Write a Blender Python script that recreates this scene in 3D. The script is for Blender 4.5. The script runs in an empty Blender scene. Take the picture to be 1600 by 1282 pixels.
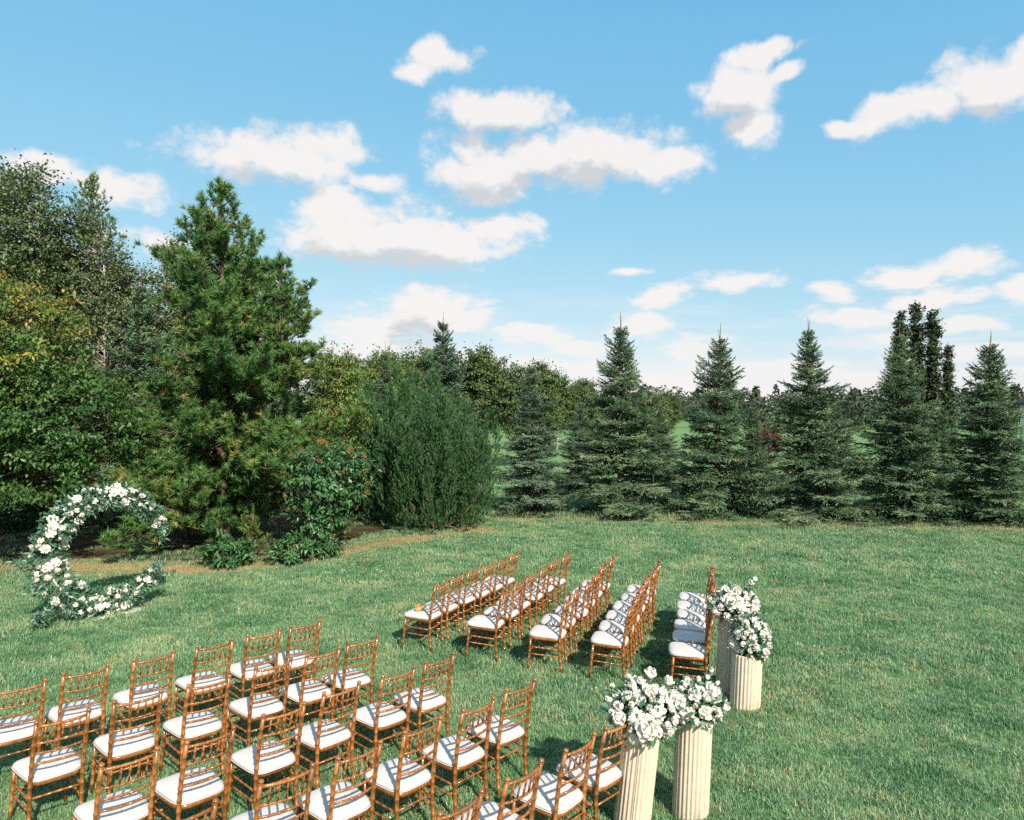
import bpy, math, random
import numpy as np
from mathutils import Vector, Matrix, Euler

random.seed(7)
R = math.radians
sc = bpy.context.scene
COL = sc.collection

# ------------------------------------------------------------------ camera
cam_d = bpy.data.cameras.new('camera')
cam = bpy.data.objects.new('camera', cam_d)
COL.objects.link(cam)
cam.location = (0, 0, 3.6)
cam.rotation_euler = (R(90 - 0.56), 0, 0)
cam_d.sensor_width = 36
cam_d.lens = 25.2
cam_d.clip_end = 3000
sc.camera = cam

# ------------------------------------------------------------------ sun, sky, exposure
SUN_EL = R(38)
SUN_AZ = R(27)                    # light travels 27 degrees to the left of straight ahead
ldir = Vector((-math.sin(SUN_AZ) * math.cos(SUN_EL), math.cos(SUN_AZ) * math.cos(SUN_EL), -math.sin(SUN_EL)))
sun_d = bpy.data.lights.new('sun', 'SUN')
sun_d.energy = 3.8
sun_d.angle = R(0.53)
sun_d.color = (1.0, 0.9, 0.76)
sun = bpy.data.objects.new('sun', sun_d)
COL.objects.link(sun)
sun.rotation_euler = ldir.to_track_quat('-Z', 'Y').to_euler()
sun.location = (10, -20, 30)

sc.view_settings.view_transform = 'Standard'
sc.view_settings.look = 'None'
sc.view_settings.exposure = 1.07
sc.view_settings.gamma = 1.0
sc.view_settings.use_curve_mapping = False
sc.render.engine = 'CYCLES'
sc.cycles.use_denoising = False
sc.cycles.use_adaptive_sampling = True
sc.cycles.adaptive_threshold = 0.02
sc.cycles.max_bounces = 6
sc.cycles.diffuse_bounces = 3
sc.cycles.glossy_bounces = 2
sc.cycles.transmission_bounces = 4
sc.cycles.transparent_max_bounces = 4
sc.cycles.caustics_reflective = False
sc.cycles.caustics_refractive = False

SKY_STRENGTH = 0.097

def make_world():
    w = bpy.data.worlds.new('World')
    sc.world = w
    w.use_nodes = True
    nt = w.node_tree
    nt.nodes.clear()
    N, L = nt.nodes.new, nt.links.new
    out = N('ShaderNodeOutputWorld')
    bg = N('ShaderNodeBackground')
    bg.inputs['Strength'].default_value = SKY_STRENGTH
    L(bg.outputs[0], out.inputs[0])
    sky = N('ShaderNodeTexSky')
    sky.sky_type = 'NISHITA'
    sky.sun_disc = False
    sky.sun_elevation = SUN_EL
    sky.sun_rotation = math.pi - SUN_AZ
    sky.altitude = 300
    sky.air_density = 1.0
    sky.dust_density = 0.2
    sky.ozone_density = 6.0

    # ---- cloud field as a function of direction (azimuth, elevation)
    def blob(x, y, rx, ry):
        u, v = (x - 800) / 1120, (630 - y) / 1120
        az = math.atan(u)
        el = math.atan(v * math.cos(az))
        c = math.cos(az)
        return az, el, rx / 1120 * c * c, ry / 1120 * math.cos(el) ** 2 * c
    px = [(775, 265, 120, 58), (860, 250, 110, 56), (945, 238, 110, 50), (1025, 265, 72, 34),
          (775, 172, 105, 38), (690, 98, 58, 34), (665, 120, 38, 22),
          (420, 248, 150, 48), (500, 235, 80, 34), (585, 282, 56, 22),
          (600, 372, 185, 62), (690, 385, 120, 45), (545, 322, 105, 28), (775, 355, 66, 26),
          (1155, 148, 86, 54), (1172, 200, 44, 36), (1190, 88, 66, 24), (1228, 118, 38, 22),
          (1545, 125, 110, 58), (1610, 105, 90, 62), (1465, 160, 70, 36), (1395, 178, 90, 32), (1315, 200, 55, 16),
          (190, 298, 88, 40), (90, 272, 80, 28), (250, 380, 70, 24),
          (670, 488, 105, 46), (585, 522, 100, 26), (735, 505, 50, 30),
          (1028, 468, 56, 26), (985, 430, 42, 11), (1168, 446, 68, 24), (1450, 428, 120, 30), (1455, 468, 100, 24), (1300, 457, 44, 20),
          (830, 522, 80, 22), (905, 540, 70, 18), (1000, 512, 60, 22), (1085, 545, 62, 24), (870, 572, 130, 13), (1330, 496, 80, 20), (1380, 525, 60, 16),
          (1520, 508, 90, 16), (1600, 455, 60, 24), (1470, 552, 110, 15), (1590, 545, 60, 15), (560, 545, 120, 16), (720, 560, 80, 14), (1210, 572, 110, 13), (1010, 592, 150, 9), (1360, 585, 130, 10)]
    blobs = [blob(*b) for b in px]

    def cloud_group(name, blobs, full):
        g = bpy.data.node_groups.new(name, 'ShaderNodeTree')
        g.interface.new_socket('P', in_out='INPUT', socket_type='NodeSocketVector')
        g.interface.new_socket('D', in_out='OUTPUT', socket_type='NodeSocketFloat')
        gn, gl = g.nodes.new, g.links.new
        gi, go = gn('NodeGroupInput'), gn('NodeGroupOutput')

        def m(op, a, b=None, c=None, clamp=False):
            n = gn('ShaderNodeMath'); n.operation = op; n.use_clamp = clamp
            for i, v in enumerate((a, b, c)):
                if v is None: continue
                if isinstance(v, (int, float)): n.inputs[i].default_value = v
                else: gl(v, n.inputs[i])
            return n.outputs[0]

        def vm(op, *args):
            n = gn('ShaderNodeVectorMath'); n.operation = op
            for i, v in enumerate(args):
                if isinstance(v, tuple): n.inputs[i].default_value = v
                else: gl(v, n.inputs[i])
            return n
        P = gi.outputs[0]
        def noise(vec, scale, detail, rough=0.55):
            n = gn('ShaderNodeTexNoise'); n.noise_dimensions = '2D'
            n.inputs['Scale'].default_value = scale; n.inputs['Detail'].default_value = detail; n.inputs['Roughness'].default_value = rough
            gl(vec, n.inputs['Vector']); return n
        warp = noise(P, 8.0, 2)
        wv = vm('SUBTRACT', warp.outputs['Color'], (0.5, 0.5, 0.5)).outputs[0]
        Q = vm('MULTIPLY_ADD', wv, (0.055, 0.035, 0), P).outputs[0]
        cur = None
        for (a, e, rx, ry) in blobs:
            q = vm('MULTIPLY_ADD', Q, (1 / rx, 1 / ry, 0), (-a / rx, -e / ry, 0)).outputs[0]
            ln = vm('DOT_PRODUCT', q, q).outputs['Value']
            cur = ln if cur is None else m('SMOOTH_MIN', cur, ln, 0.15)
        cur = m('SUBTRACT', 1.0, m('SQRT', m('MAXIMUM', cur, 0.0)))
        # the same kind of clouds go on outside the field of view
        sep = gn('ShaderNodeSeparateXYZ'); gl(P, sep.inputs[0])
        big = noise(vm('MULTIPLY', P, (1.0, 2.2, 1.0)).outputs[0], 3.2, 1)
        gen = m('MULTIPLY_ADD', big.outputs[0], 4.0, -2.05)
        mx = m('MULTIPLY_ADD', m('ABSOLUTE', sep.outputs[0]), 9.0, -6.1, clamp=True)
        me = m('MULTIPLY_ADD', sep.outputs[1], 9.0, -5.0, clamp=True)
        gen = m('ADD', gen, m('MULTIPLY_ADD', m('MAXIMUM', mx, me), 3.0, -3.0))
        cur = m('MAXIMUM', cur, gen)
        ly = m('MULTIPLY', m('LOGARITHM', m('MAXIMUM', m('ADD', sep.outputs[1], 0.08), 0.01), math.e), 0.5)
        cb = gn('ShaderNodeCombineXYZ'); gl(sep.outputs[0], cb.inputs[0]); gl(ly, cb.inputs[1])
        Pn = cb.outputs[0]
        n1 = noise(Pn, 14, 7 if full else 4, 0.6)
        fb = m('MULTIPLY_ADD', n1.outputs[0], 2.2, -1.16)
        D = m('MULTIPLY_ADD', cur, 1.45, fb)
        if full:
            vo = gn('ShaderNodeTexVoronoi'); vo.feature = 'F1'; vo.voronoi_dimensions = '2D'; vo.inputs['Scale'].default_value = 34
            vo.inputs['Detail'].default_value = 3; vo.inputs['Roughness'].default_value = 0.55; vo.normalize = True
            gl(vm('MULTIPLY_ADD', wv, (0.03, 0.03, 0), Pn).outputs[0], vo.inputs['Vector'])
            D = m('ADD', D, m('MULTIPLY_ADD', vo.outputs['Distance'], -1.05, 0.33))
        gl(D, go.inputs[0])
        return g

    tc = N('ShaderNodeTexCoord')
    sx = N('ShaderNodeSeparateXYZ'); L(tc.outputs['Generated'], sx.inputs[0])

    def wm(op, a, b=None, c=None, clamp=False):
        n = N('ShaderNodeMath'); n.operation = op; n.use_clamp = clamp
        for i, v in enumerate((a, b, c)):
            if v is None: continue
            if isinstance(v, (int, float)): n.inputs[i].default_value = v
            else: L(v, n.inputs[i])
        return n.outputs[0]
    az = wm('ARCTAN2', sx.outputs[0], sx.outputs[1])
    el = wm('ARCSINE', sx.outputs[2])
    cmb = N('ShaderNodeCombineXYZ'); L(az, cmb.inputs[0]); L(el, cmb.inputs[1])
    up = N('ShaderNodeVectorMath'); up.operation = 'ADD'; L(cmb.outputs[0], up.inputs[0]); up.inputs[1].default_value = (0.012, 0.03, 0)
    g1 = N('ShaderNodeGroup'); g1.node_tree = cloud_group('cloud_field', blobs, True); L(cmb.outputs[0], g1.inputs[0])
    g2 = N('ShaderNodeGroup'); g2.node_tree = cloud_group('cloud_field_sunward', [b for b in blobs if b[2] * b[3] > 0.0022], False); L(up.outputs[0], g2.inputs[0])

    def ss(v, lo, hi):
        n = N('ShaderNodeMapRange'); n.interpolation_type = 'SMOOTHSTEP'
        L(v, n.inputs['Value']); n.inputs['From Min'].default_value = lo; n.inputs['From Max'].default_value = hi
        return n.outputs['Result']
    alpha = ss(g1.outputs[0], -0.22, 0.72)
    alpha = wm('MULTIPLY', alpha, wm('MULTIPLY_ADD', ss(el, -0.01, 0.14), 0.35, 0.65))
    # thin veils low over the horizon
    vl = N('ShaderNodeCombineXYZ'); L(wm('MULTIPLY', az, 5.0), vl.inputs[0]); L(wm('MULTIPLY', el, 42.0), vl.inputs[1])
    vn = N('ShaderNodeTexNoise'); vn.noise_dimensions = '2D'; vn.inputs['Scale'].default_value = 1.0; vn.inputs['Detail'].default_value = 5; vn.inputs['Roughness'].default_value = 0.6
    L(vl.outputs[0], vn.inputs['Vector'])
    veil = wm('MULTIPLY', wm('MULTIPLY', ss(vn.outputs[0], 0.42, 0.68), wm('SUBTRACT', 1.0, ss(el, 0.03, 0.19))), 0.6)
    alpha = wm('MAXIMUM', alpha, veil)
    shade = ss(g2.outputs[0], 0.25, 1.45)                  # thickness of cloud towards the sun
    shade = wm('ADD', shade, wm('MULTIPLY_ADD', wm('SUBTRACT', g2.outputs[0], g1.outputs[0]), 0.85, 0.04), clamp=True)
    K = 1.0 / (SKY_STRENGTH * 2 ** sc.view_settings.exposure)
    mixc = N('ShaderNodeMix'); mixc.data_type = 'RGBA'
    L(shade, mixc.inputs['Factor'])
    mixc.inputs['A'].default_value = (0.95 * K, 0.91 * K, 0.885 * K, 1)
    mixc.inputs['B'].default_value = (0.66 * K, 0.67 * K, 0.69 * K, 1)
    sp = N('ShaderNodeSeparateColor'); L(sky.outputs[0], sp.inputs[0])
    cc = N('ShaderNodeCombineColor')
    for i, (k, p) in enumerate(((1.12, 0.78), (2.1, 0.375), (3.22, 0.165))):     # film response of the sky
        L(wm('MULTIPLY', wm('POWER', sp.outputs[i], p), k), cc.inputs[i])
    mx2 = N('ShaderNodeMix'); mx2.data_type = 'RGBA'
    L(wm('MULTIPLY', alpha, 0.95), mx2.inputs['Factor'])
    L(cc.outputs[0], mx2.inputs['A']); L(mixc.outputs['Result'], mx2.inputs['B'])
    L(mx2.outputs['Result'], bg.inputs['Color'])
    try:
        w.cycles.sampling_method = 'MANUAL'; w.cycles.sample_map_resolution = 512
    except Exception:
        pass
make_world()

# ------------------------------------------------------------------ helpers
def link(o, parent=None):
    COL.objects.link(o)
    if parent is not None: o.parent = parent
    return o

def tag(o, label=None, cat=None, group=None, kind=None):
    if label: o['label'] = label
    if cat: o['category'] = cat
    if group: o['group'] = group
    if kind: o['kind'] = kind
    return o

def empty(name, loc, rz=0, label=None, cat=None, group=None):
    o = bpy.data.objects.new(name, None)
    o.empty_display_size = 0.1
    o.location = loc; o.rotation_euler = (0, 0, rz)
    link(o)
    return tag(o, label, cat, group)

def mesh_np(name, V, faces, mat=None, tint=None, smooth=False):
    """faces: list of int arrays (n,k); tint: float per face in the same order"""
    me = bpy.data.meshes.new(name)
    V = np.ascontiguousarray(V, dtype=np.float32).reshape(-1, 3)
    me.vertices.add(len(V)); me.vertices.foreach_set('co', V.ravel())
    loops = np.concatenate([f.ravel() for f in faces]).astype(np.int32)
    tot = np.concatenate([np.full(len(f), f.shape[1], np.int32) for f in faces])
    start = np.concatenate([[0], np.cumsum(tot)[:-1]]).astype(np.int32)
    me.loops.add(len(loops)); me.loops.foreach_set('vertex_index', loops)
    me.polygons.add(len(tot)); me.polygons.foreach_set('loop_start', start)
    try: me.polygons.foreach_set('loop_total', tot)
    except Exception: pass
    if smooth: me.polygons.foreach_set('use_smooth', np.ones(len(tot), dtype=bool))
    me.update(calc_edges=True)
    if tint is not None:
        a = me.attributes.new('tint', 'FLOAT', 'FACE')
        a.data.foreach_set('value', np.ascontiguousarray(tint, dtype=np.float32))
    if mat is not None: me.materials.append(mat)
    return me

class MB:
    """collects quads / tris"""
    def __init__(s): s.v = []; s.q = []; s.t = []; s.n = 0
    def add(s, V, quads=None, tris=None):
        V = np.asarray(V, float).reshape(-1, 3)
        if quads is not None and len(quads): s.q.append(np.asarray(quads, int) + s.n)
        if tris is not None and len(tris): s.t.append(np.asarray(tris, int) + s.n)
        s.v.append(V); s.n += len(V)
    def tube(s, pts, rad, k=8, cap=True):
        pts = np.asarray(pts, float); n = len(pts)
        rad = np.broadcast_to(np.asarray(rad, float), (n,))
        T = np.gradient(pts, axis=0); T /= np.maximum(np.linalg.norm(T, axis=1), 1e-9)[:, None]
        ref = np.array([0, 0, 1.0]) if abs(T[:, 2]).mean() < 0.8 else np.array([1.0, 0, 0])
        A = np.cross(T, ref); A /= np.maximum(np.linalg.norm(A, axis=1), 1e-9)[:, None]
        B = np.cross(T, A)
        th = np.arange(k) * 2 * np.pi / k
        V = pts[:, None] + rad[:, None, None] * (np.cos(th)[None, :, None] * A[:, None] + np.sin(th)[None, :, None] * B[:, None])
        i = np.arange(n - 1)[:, None] * k; j = np.arange(k)[None]; j2 = (j + 1) % k
        Q = np.stack([i + j, i + j2, i + k + j2, i + k + j], -1).reshape(-1, 4)
        V = V.reshape(-1, 3)
        Tt = []
        if cap:
            V = np.vstack([V, pts[0], pts[-1]])
            c0, c1 = n * k, n * k + 1
            for a in range(k):
                b = (a + 1) % k
                Tt.append((c0, b, a)); Tt.append((c1, (n - 1) * k + a, (n - 1) * k + b))
        s.add(V, Q, Tt)
    def box(s, x0, x1, y0, y1, z0, z1):
        V = [(x, y, z) for z in (z0, z1) for y in (y0, y1) for x in (x0, x1)]
        s.add(V, [(0, 2, 3, 1), (4, 5, 7, 6), (0, 1, 5, 4), (2, 6, 7, 3), (0, 4, 6, 2), (1, 3, 7, 5)])
    def mesh(s, name, mat, smooth=False, tint=None):
        f = []
        if s.q: f.append(np.concatenate(s.q))
        if s.t: f.append(np.concatenate(s.t))
        return mesh_np(name, np.concatenate(s.v), f, mat, tint, smooth)
    def build(s, name, mat, parent=None, smooth=False):
        return link(bpy.data.objects.new(name, s.mesh(name, mat, smooth)), parent)

def obj(name, me, parent=None):
    return link(bpy.data.objects.new(name, me), parent)

# ------------------------------------------------------------------ materials
def mat_new(name):
    m = bpy.data.materials.new(name); m.use_nodes = True
    nt = m.node_tree; nt.nodes.clear()
    return m, nt, nt.nodes.new, nt.links.new

def pbsdf(N, rough=0.5, spec=0.5, coat=0.0):
    b = N('ShaderNodeBsdfPrincipled')
    b.inputs['Roughness'].default_value = rough
    b.inputs['Specular IOR Level'].default_value = spec
    b.inputs['Coat Weight'].default_value = coat
    b.inputs['Coat Roughness'].default_value = 0.08
    return b

def ramp(N, stops):
    r = N('ShaderNodeValToRGB')
    e = r.color_ramp.elements
    while len(e) < len(stops): e.new(0.5)
    for i, (p, c) in enumerate(stops):
        e[i].position = p; e[i].color = (*c, 1)
    return r

def foliage_mat(name, stops, trans=0.25, rough=0.55, spec=0.35, obj_var=0.12):
    m, nt, N, L = mat_new(name)
    out = N('ShaderNodeOutputMaterial')
    at = N('ShaderNodeAttribute'); at.attribute_name = 'tint'
    r = ramp(N, stops); L(at.outputs['Fac'], r.inputs[0])
    oi = N('ShaderNodeObjectInfo')
    hs = N('ShaderNodeHueSaturation')
    mr = N('ShaderNodeMapRange'); mr.inputs['To Min'].default_value = 1 - obj_var; mr.inputs['To Max'].default_value = 1 + obj_var
    L(oi.outputs['Random'], mr.inputs['Value']); L(mr.outputs[0], hs.inputs['Value'])
    L(r.outputs[0], hs.inputs['Color'])
    b = pbsdf(N, rough, spec); L(hs.outputs[0], b.inputs['Base Color'])
    t = N('ShaderNodeBsdfTranslucent'); L(hs.outputs[0], t.inputs['Color'])
    mx = N('ShaderNodeMixShader'); mx.inputs[0].default_value = trans
    L(b.outputs[0], mx.inputs[1]); L(t.outputs[0], mx.inputs[2]); L(mx.outputs[0], out.inputs[0])
    return m

def noise_mat(name, stops, scale=8, rough=0.7, spec=0.3, coat=0, detail=6, bump=0.0, coord='Object', stretch=(1, 1, 1), bscale=None):
    m, nt, N, L = mat_new(name)
    out = N('ShaderNodeOutputMaterial')
    tc = N('ShaderNodeTexCoord'); mp = N('ShaderNodeMapping'); mp.inputs['Scale'].default_value = stretch
    L(tc.outputs[coord], mp.inputs[0])
    n = N('ShaderNodeTexNoise'); n.inputs['Scale'].default_value = scale; n.inputs['Detail'].default_value = detail
    L(mp.outputs[0], n.inputs['Vector'])
    r = ramp(N, stops); L(n.outputs[0], r.inputs[0])
    b = pbsdf(N, rough, spec, coat); L(r.outputs[0], b.inputs['Base Color'])
    if bump:
        n2 = N('ShaderNodeTexNoise'); n2.inputs['Scale'].default_value = bscale or scale * 3; n2.inputs['Detail'].default_value = 4
        L(mp.outputs[0], n2.inputs['Vector'])
        bp = N('ShaderNodeBump'); bp.inputs['Strength'].default_value = bump; bp.inputs['Distance'].default_value = 0.02
        L(n2.outputs[0], bp.inputs['Height']); L(bp.outputs[0], b.inputs['Normal'])
    L(b.outputs[0], out.inputs[0])
    return m

def wood_mat():
    m, nt, N, L = mat_new('fruitwood_lacquer')
    out = N('ShaderNodeOutputMaterial')
    tc = N('ShaderNodeTexCoord'); mp = N('ShaderNodeMapping'); mp.inputs['Scale'].default_value = (14, 14, 2.5)
    L(tc.outputs['Object'], mp.inputs[0])
    oi = N('ShaderNodeObjectInfo')
    n = N('ShaderNodeTexNoise'); n.noise_dimensions = '4D'; n.inputs['Scale'].default_value = 3; n.inputs['Detail'].default_value = 5
    L(mp.outputs[0], n.inputs['Vector']); 
    k = N('ShaderNodeMath'); k.operation = 'MULTIPLY'; k.inputs[1].default_value = 37; L(oi.outputs['Random'], k.inputs[0]); L(k.outputs[0], n.inputs['W'])
    r = ramp(N, [(0.3, (0.165, 0.055, 0.012)), (0.5, (0.25, 0.09, 0.019)), (0.72, (0.35, 0.14, 0.033))])
    L(n.outputs[0], r.inputs[0])
    b = pbsdf(N, 0.34, 0.5, 0.4)
    hs = N('ShaderNodeHueSaturation'); mr = N('ShaderNodeMapRange'); mr.inputs['To Min'].default_value = 0.8; mr.inputs['To Max'].default_value = 1.2
    L(oi.outputs['Random'], mr.inputs['Value']); L(mr.outputs[0], hs.inputs['Value']); L(r.outputs[0], hs.inputs['Color']); L(hs.outputs[0], b.inputs['Base Color'])
    L(b.outputs[0], out.inputs[0])
    return m

M = {}
M['wood'] = wood_mat()
M['cushion'] = noise_mat('white_fabric', [(0.35, (0.485, 0.465, 0.45)), (0.7, (0.54, 0.52, 0.505))], 60, 0.85, 0.2, bump=0.15, bscale=300)
M['bark'] = noise_mat('brown_bark', [(0.3, (0.06, 0.04, 0.028)), (0.7, (0.17, 0.12, 0.085))], 9, 0.9, 0.2, bump=0.6, stretch=(1, 1, 0.25))
M['twig'] = noise_mat('pale_twig_bark', [(0.3, (0.13, 0.09, 0.06)), (0.7, (0.28, 0.21, 0.15))], 9, 0.9, 0.2)
M['palebark'] = noise_mat('pale_bark', [(0.3, (0.22, 0.2, 0.16)), (0.7, (0.5, 0.46, 0.4))], 6, 0.85, 0.2, bump=0.4, stretch=(1, 1, 0.4))
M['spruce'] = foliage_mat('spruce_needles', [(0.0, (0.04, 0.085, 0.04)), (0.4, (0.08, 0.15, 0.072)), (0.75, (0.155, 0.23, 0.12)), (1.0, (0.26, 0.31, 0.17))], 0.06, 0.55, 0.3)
M['bluespruce'] = foliage_mat('blue_spruce_needles', [(0.0, (0.04, 0.085, 0.05)), (0.5, (0.09, 0.155, 0.095)), (1.0, (0.21, 0.28, 0.18))], 0.12, 0.55, 0.3)
M['pine'] = foliage_mat('pine_needles', [(0.0, (0.038, 0.115, 0.036)), (0.5, (0.095, 0.205, 0.05)), (0.85, (0.19, 0.27, 0.07)), (1.0, (0.36, 0.26, 0.09))], 0.15, 0.5, 0.35)
M['mugo'] = foliage_mat('mugo_needles', [(0.0, (0.028, 0.08, 0.03)), (0.6, (0.058, 0.135, 0.048)), (1.0, (0.13, 0.19, 0.07))], 0.12, 0.5, 0.35)
M['maple'] = foliage_mat('maple_leaves', [(0.0, (0.03, 0.09, 0.022)), (0.38, (0.075, 0.165, 0.036)), (0.6, (0.16, 0.21, 0.04)), (0.8, (0.42, 0.3, 0.05)), (1.0, (0.55, 0.22, 0.06))], 0.3, 0.45, 0.4)
M['aspen'] = foliage_mat('aspen_leaves', [(0.0, (0.07, 0.11, 0.04)), (0.6, (0.125, 0.175, 0.066)), (1.0, (0.27, 0.3, 0.16))], 0.25, 0.42, 0.5)
M['olive'] = foliage_mat('olive_leaves', [(0.0, (0.06, 0.11, 0.036)), (0.6, (0.115, 0.165, 0.052)), (1.0, (0.2, 0.22, 0.078))], 0.25, 0.6, 0.3)
M['limeleaf'] = foliage_mat('lime_green_leaves', [(0.0, (0.085, 0.16, 0.03)), (0.6, (0.16, 0.22, 0.045)), (1.0, (0.3, 0.28, 0.07))], 0.3, 0.45, 0.4)
M['shrubleaf'] = foliage_mat('dark_shrub_leaves', [(0.0, (0.035, 0.11, 0.04)), (0.6, (0.07, 0.18, 0.058)), (1.0, (0.15, 0.25, 0.08))], 0.22, 0.38, 0.5)
M['berry'] = foliage_mat('orange_berry_heads', [(0.0, (0.26, 0.1, 0.035)), (1.0, (0.38, 0.19, 0.07))], 0.1, 0.6, 0.3)
M['poplar'] = foliage_mat('poplar_leaves', [(0.0, (0.03, 0.055, 0.025)), (0.7, (0.055, 0.085, 0.035)), (1.0, (0.1, 0.1, 0.04))], 0.2, 0.5, 0.4)
M['redleaf'] = foliage_mat('dark_red_leaves', [(0.0, (0.06, 0.03, 0.025)), (1.0, (0.14, 0.065, 0.05))], 0.2, 0.6, 0.3)
M['farwood'] = foliage_mat('far_wood_leaves', [(0.0, (0.04, 0.065, 0.045)), (0.6, (0.075, 0.1, 0.06)), (1.0, (0.13, 0.14, 0.075))], 0.15, 0.7, 0.2)
M['petal'] = foliage_mat('white_petals', [(0.0, (0.8, 0.76, 0.68)), (0.6, (0.83, 0.795, 0.73)), (1.0, (0.84, 0.74, 0.6))], 0.25, 0.6, 0.25, 0.04)
M['stamen'] = noise_mat('yellow_stamens', [(0.3, (0.7, 0.42, 0.08)), (0.7, (0.85, 0.6, 0.2))], 40, 0.8, 0.2)
M['euca'] = foliage_mat('eucalyptus_leaves', [(0.0, (0.035, 0.12, 0.06)), (0.4, (0.06, 0.16, 0.09)), (0.7, (0.14, 0.25, 0.17)), (1.0, (0.3, 0.4, 0.32))], 0.25, 0.45, 0.4)
def cream_mat():
    m, nt, N, L = mat_new('cream_plaster')
    out = N('ShaderNodeOutputMaterial'); tc = N('ShaderNodeTexCoord')
    n = N('ShaderNodeTexNoise'); n.inputs['Scale'].default_value = 5; n.inputs['Detail'].default_value = 6; L(tc.outputs['Object'], n.inputs['Vector'])
    r = ramp(N, [(0.25, (0.53, 0.445, 0.345)), (0.75, (0.6, 0.52, 0.415))]); L(n.outputs[0], r.inputs[0])
    n2 = N('ShaderNodeTexNoise'); n2.inputs['Scale'].default_value = 14; n2.inputs['Detail'].default_value = 5; L(tc.outputs['Object'], n2.inputs['Vector'])
    sx = N('ShaderNodeSeparateXYZ'); L(tc.outputs['Object'], sx.inputs[0])
    h = N('ShaderNodeMapRange'); h.inputs['From Min'].default_value = 0.02; h.inputs['From Max'].default_value = 0.16; h.inputs['To Min'].default_value = 0.75; h.inputs['To Max'].default_value = 0.18
    L(sx.outputs[2], h.inputs['Value'])
    mu = N('ShaderNodeMath'); mu.operation = 'MULTIPLY'; L(h.outputs[0], mu.inputs[0])
    st = N('ShaderNodeMapRange'); st.inputs['From Min'].default_value = 0.45; st.inputs['From Max'].default_value = 0.75; L(n2.outputs[0], st.inputs['Value']); L(st.outputs[0], mu.inputs[1])
    mx = N('ShaderNodeMix'); mx.data_type = 'RGBA'; L(mu.outputs[0], mx.inputs['Factor']); L(r.outputs[0], mx.inputs['A']); mx.inputs['B'].default_value = (0.2, 0.17, 0.1, 1)
    b = pbsdf(N, 0.62, 0.3); L(mx.outputs['Result'], b.inputs['Base Color'])
    L(b.outputs[0], out.inputs[0]); return m
M['cream'] = cream_mat()
M['cream_plain'] = noise_mat('cream_plaster', [(0.25, (0.52, 0.435, 0.33)), (0.75, (0.58, 0.5, 0.39))], 5, 0.6, 0.35, bump=0.1)
M['whiteplate'] = noise_mat('white_metal', [(0.3, (0.7, 0.68, 0.62)), (0.7, (0.8, 0.78, 0.72))], 8, 0.5, 0.4)
M['amber'] = noise_mat('amber_orange', [(0.3, (0.5, 0.17, 0.04)), (0.7, (0.72, 0.36, 0.13))], 30, 0.4, 0.5)
M['shingle'] = noise_mat('grey_shingle', [(0.3, (0.2, 0.175, 0.15)), (0.7, (0.3, 0.265, 0.23))], 6, 0.9, 0.2, bump=0.3)
M['siding'] = noise_mat('white_siding', [(0.3, (0.66, 0.63, 0.58)), (0.7, (0.74, 0.71, 0.66))], 5, 0.7, 0.3)
M['darktrim'] = noise_mat('dark_trim', [(0.3, (0.05, 0.045, 0.04)), (0.7, (0.08, 0.07, 0.06))], 5, 0.6, 0.3)
M['pane'] = noise_mat('window_glass', [(0.3, (0.04, 0.05, 0.06)), (0.7, (0.07, 0.08, 0.09))], 3, 0.08, 0.6)

def grass_color(N, L, posout, dry_out, blade=False):
    """base colour shared by the ground sheet and the blades: large patches + dry edges"""
    n = N('ShaderNodeTexNoise'); n.inputs['Scale'].default_value = 0.55; n.inputs['Detail'].default_value = 5; n.inputs['Roughness'].default_value = 0.62
    L(posout, n.inputs['Vector'])
    return n.outputs[0]

def lawn_mat():
    m, nt, N, L = mat_new('lawn_ground')
    out = N('ShaderNodeOutputMaterial')
    geo = N('ShaderNodeNewGeometry')
    n = N('ShaderNodeTexNoise'); n.inputs['Scale'].default_value = 0.6; n.inputs['Detail'].default_value = 6; n.inputs['Roughness'].default_value = 0.65
    L(geo.outputs['Position'], n.inputs['Vector'])
    n2 = N('ShaderNodeTexNoise'); n2.inputs['Scale'].default_value = 18; n2.inputs['Detail'].default_value = 6; n2.inputs['Roughness'].default_value = 0.7
    L(geo.outputs['Position'], n2.inputs['Vector'])
    r = ramp(N, [(0.3, (0.08, 0.17, 0.06)), (0.5, (0.13, 0.23, 0.09)), (0.72, (0.2, 0.27, 0.11))])
    ad = N('ShaderNodeMath'); ad.operation = 'MULTIPLY_ADD'; ad.inputs[1].default_value = 0.5
    L(n2.outputs[0], ad.inputs[0]); 
    h = N('ShaderNodeMath'); h.operation = 'MULTIPLY'; h.inputs[1].default_value = 0.5; L(n.outputs[0], h.inputs[0]); L(h.outputs[0], ad.inputs[2])
    L(ad.outputs[0], r.inputs[0])
    at = N('ShaderNodeAttribute'); at.attribute_name = 'dry'
    mx = N('ShaderNodeMix'); mx.data_type = 'RGBA'
    L(at.outputs['Fac'], mx.inputs['Factor']); L(r.outputs[0], mx.inputs['A']); mx.inputs['B'].default_value = (0.33, 0.23, 0.12, 1)
    b = pbsdf(N, 0.9, 0.15); L(mx.outputs['Result'], b.inputs['Base Color'])
    bp = N('ShaderNodeBump'); bp.inputs['Strength'].default_value = 0.7; bp.inputs['Distance'].default_value = 0.04
    L(n2.outputs[0], bp.inputs['Height']); L(bp.outputs[0], b.inputs['Normal'])
    L(b.outputs[0], out.inputs[0])
    return m

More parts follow.
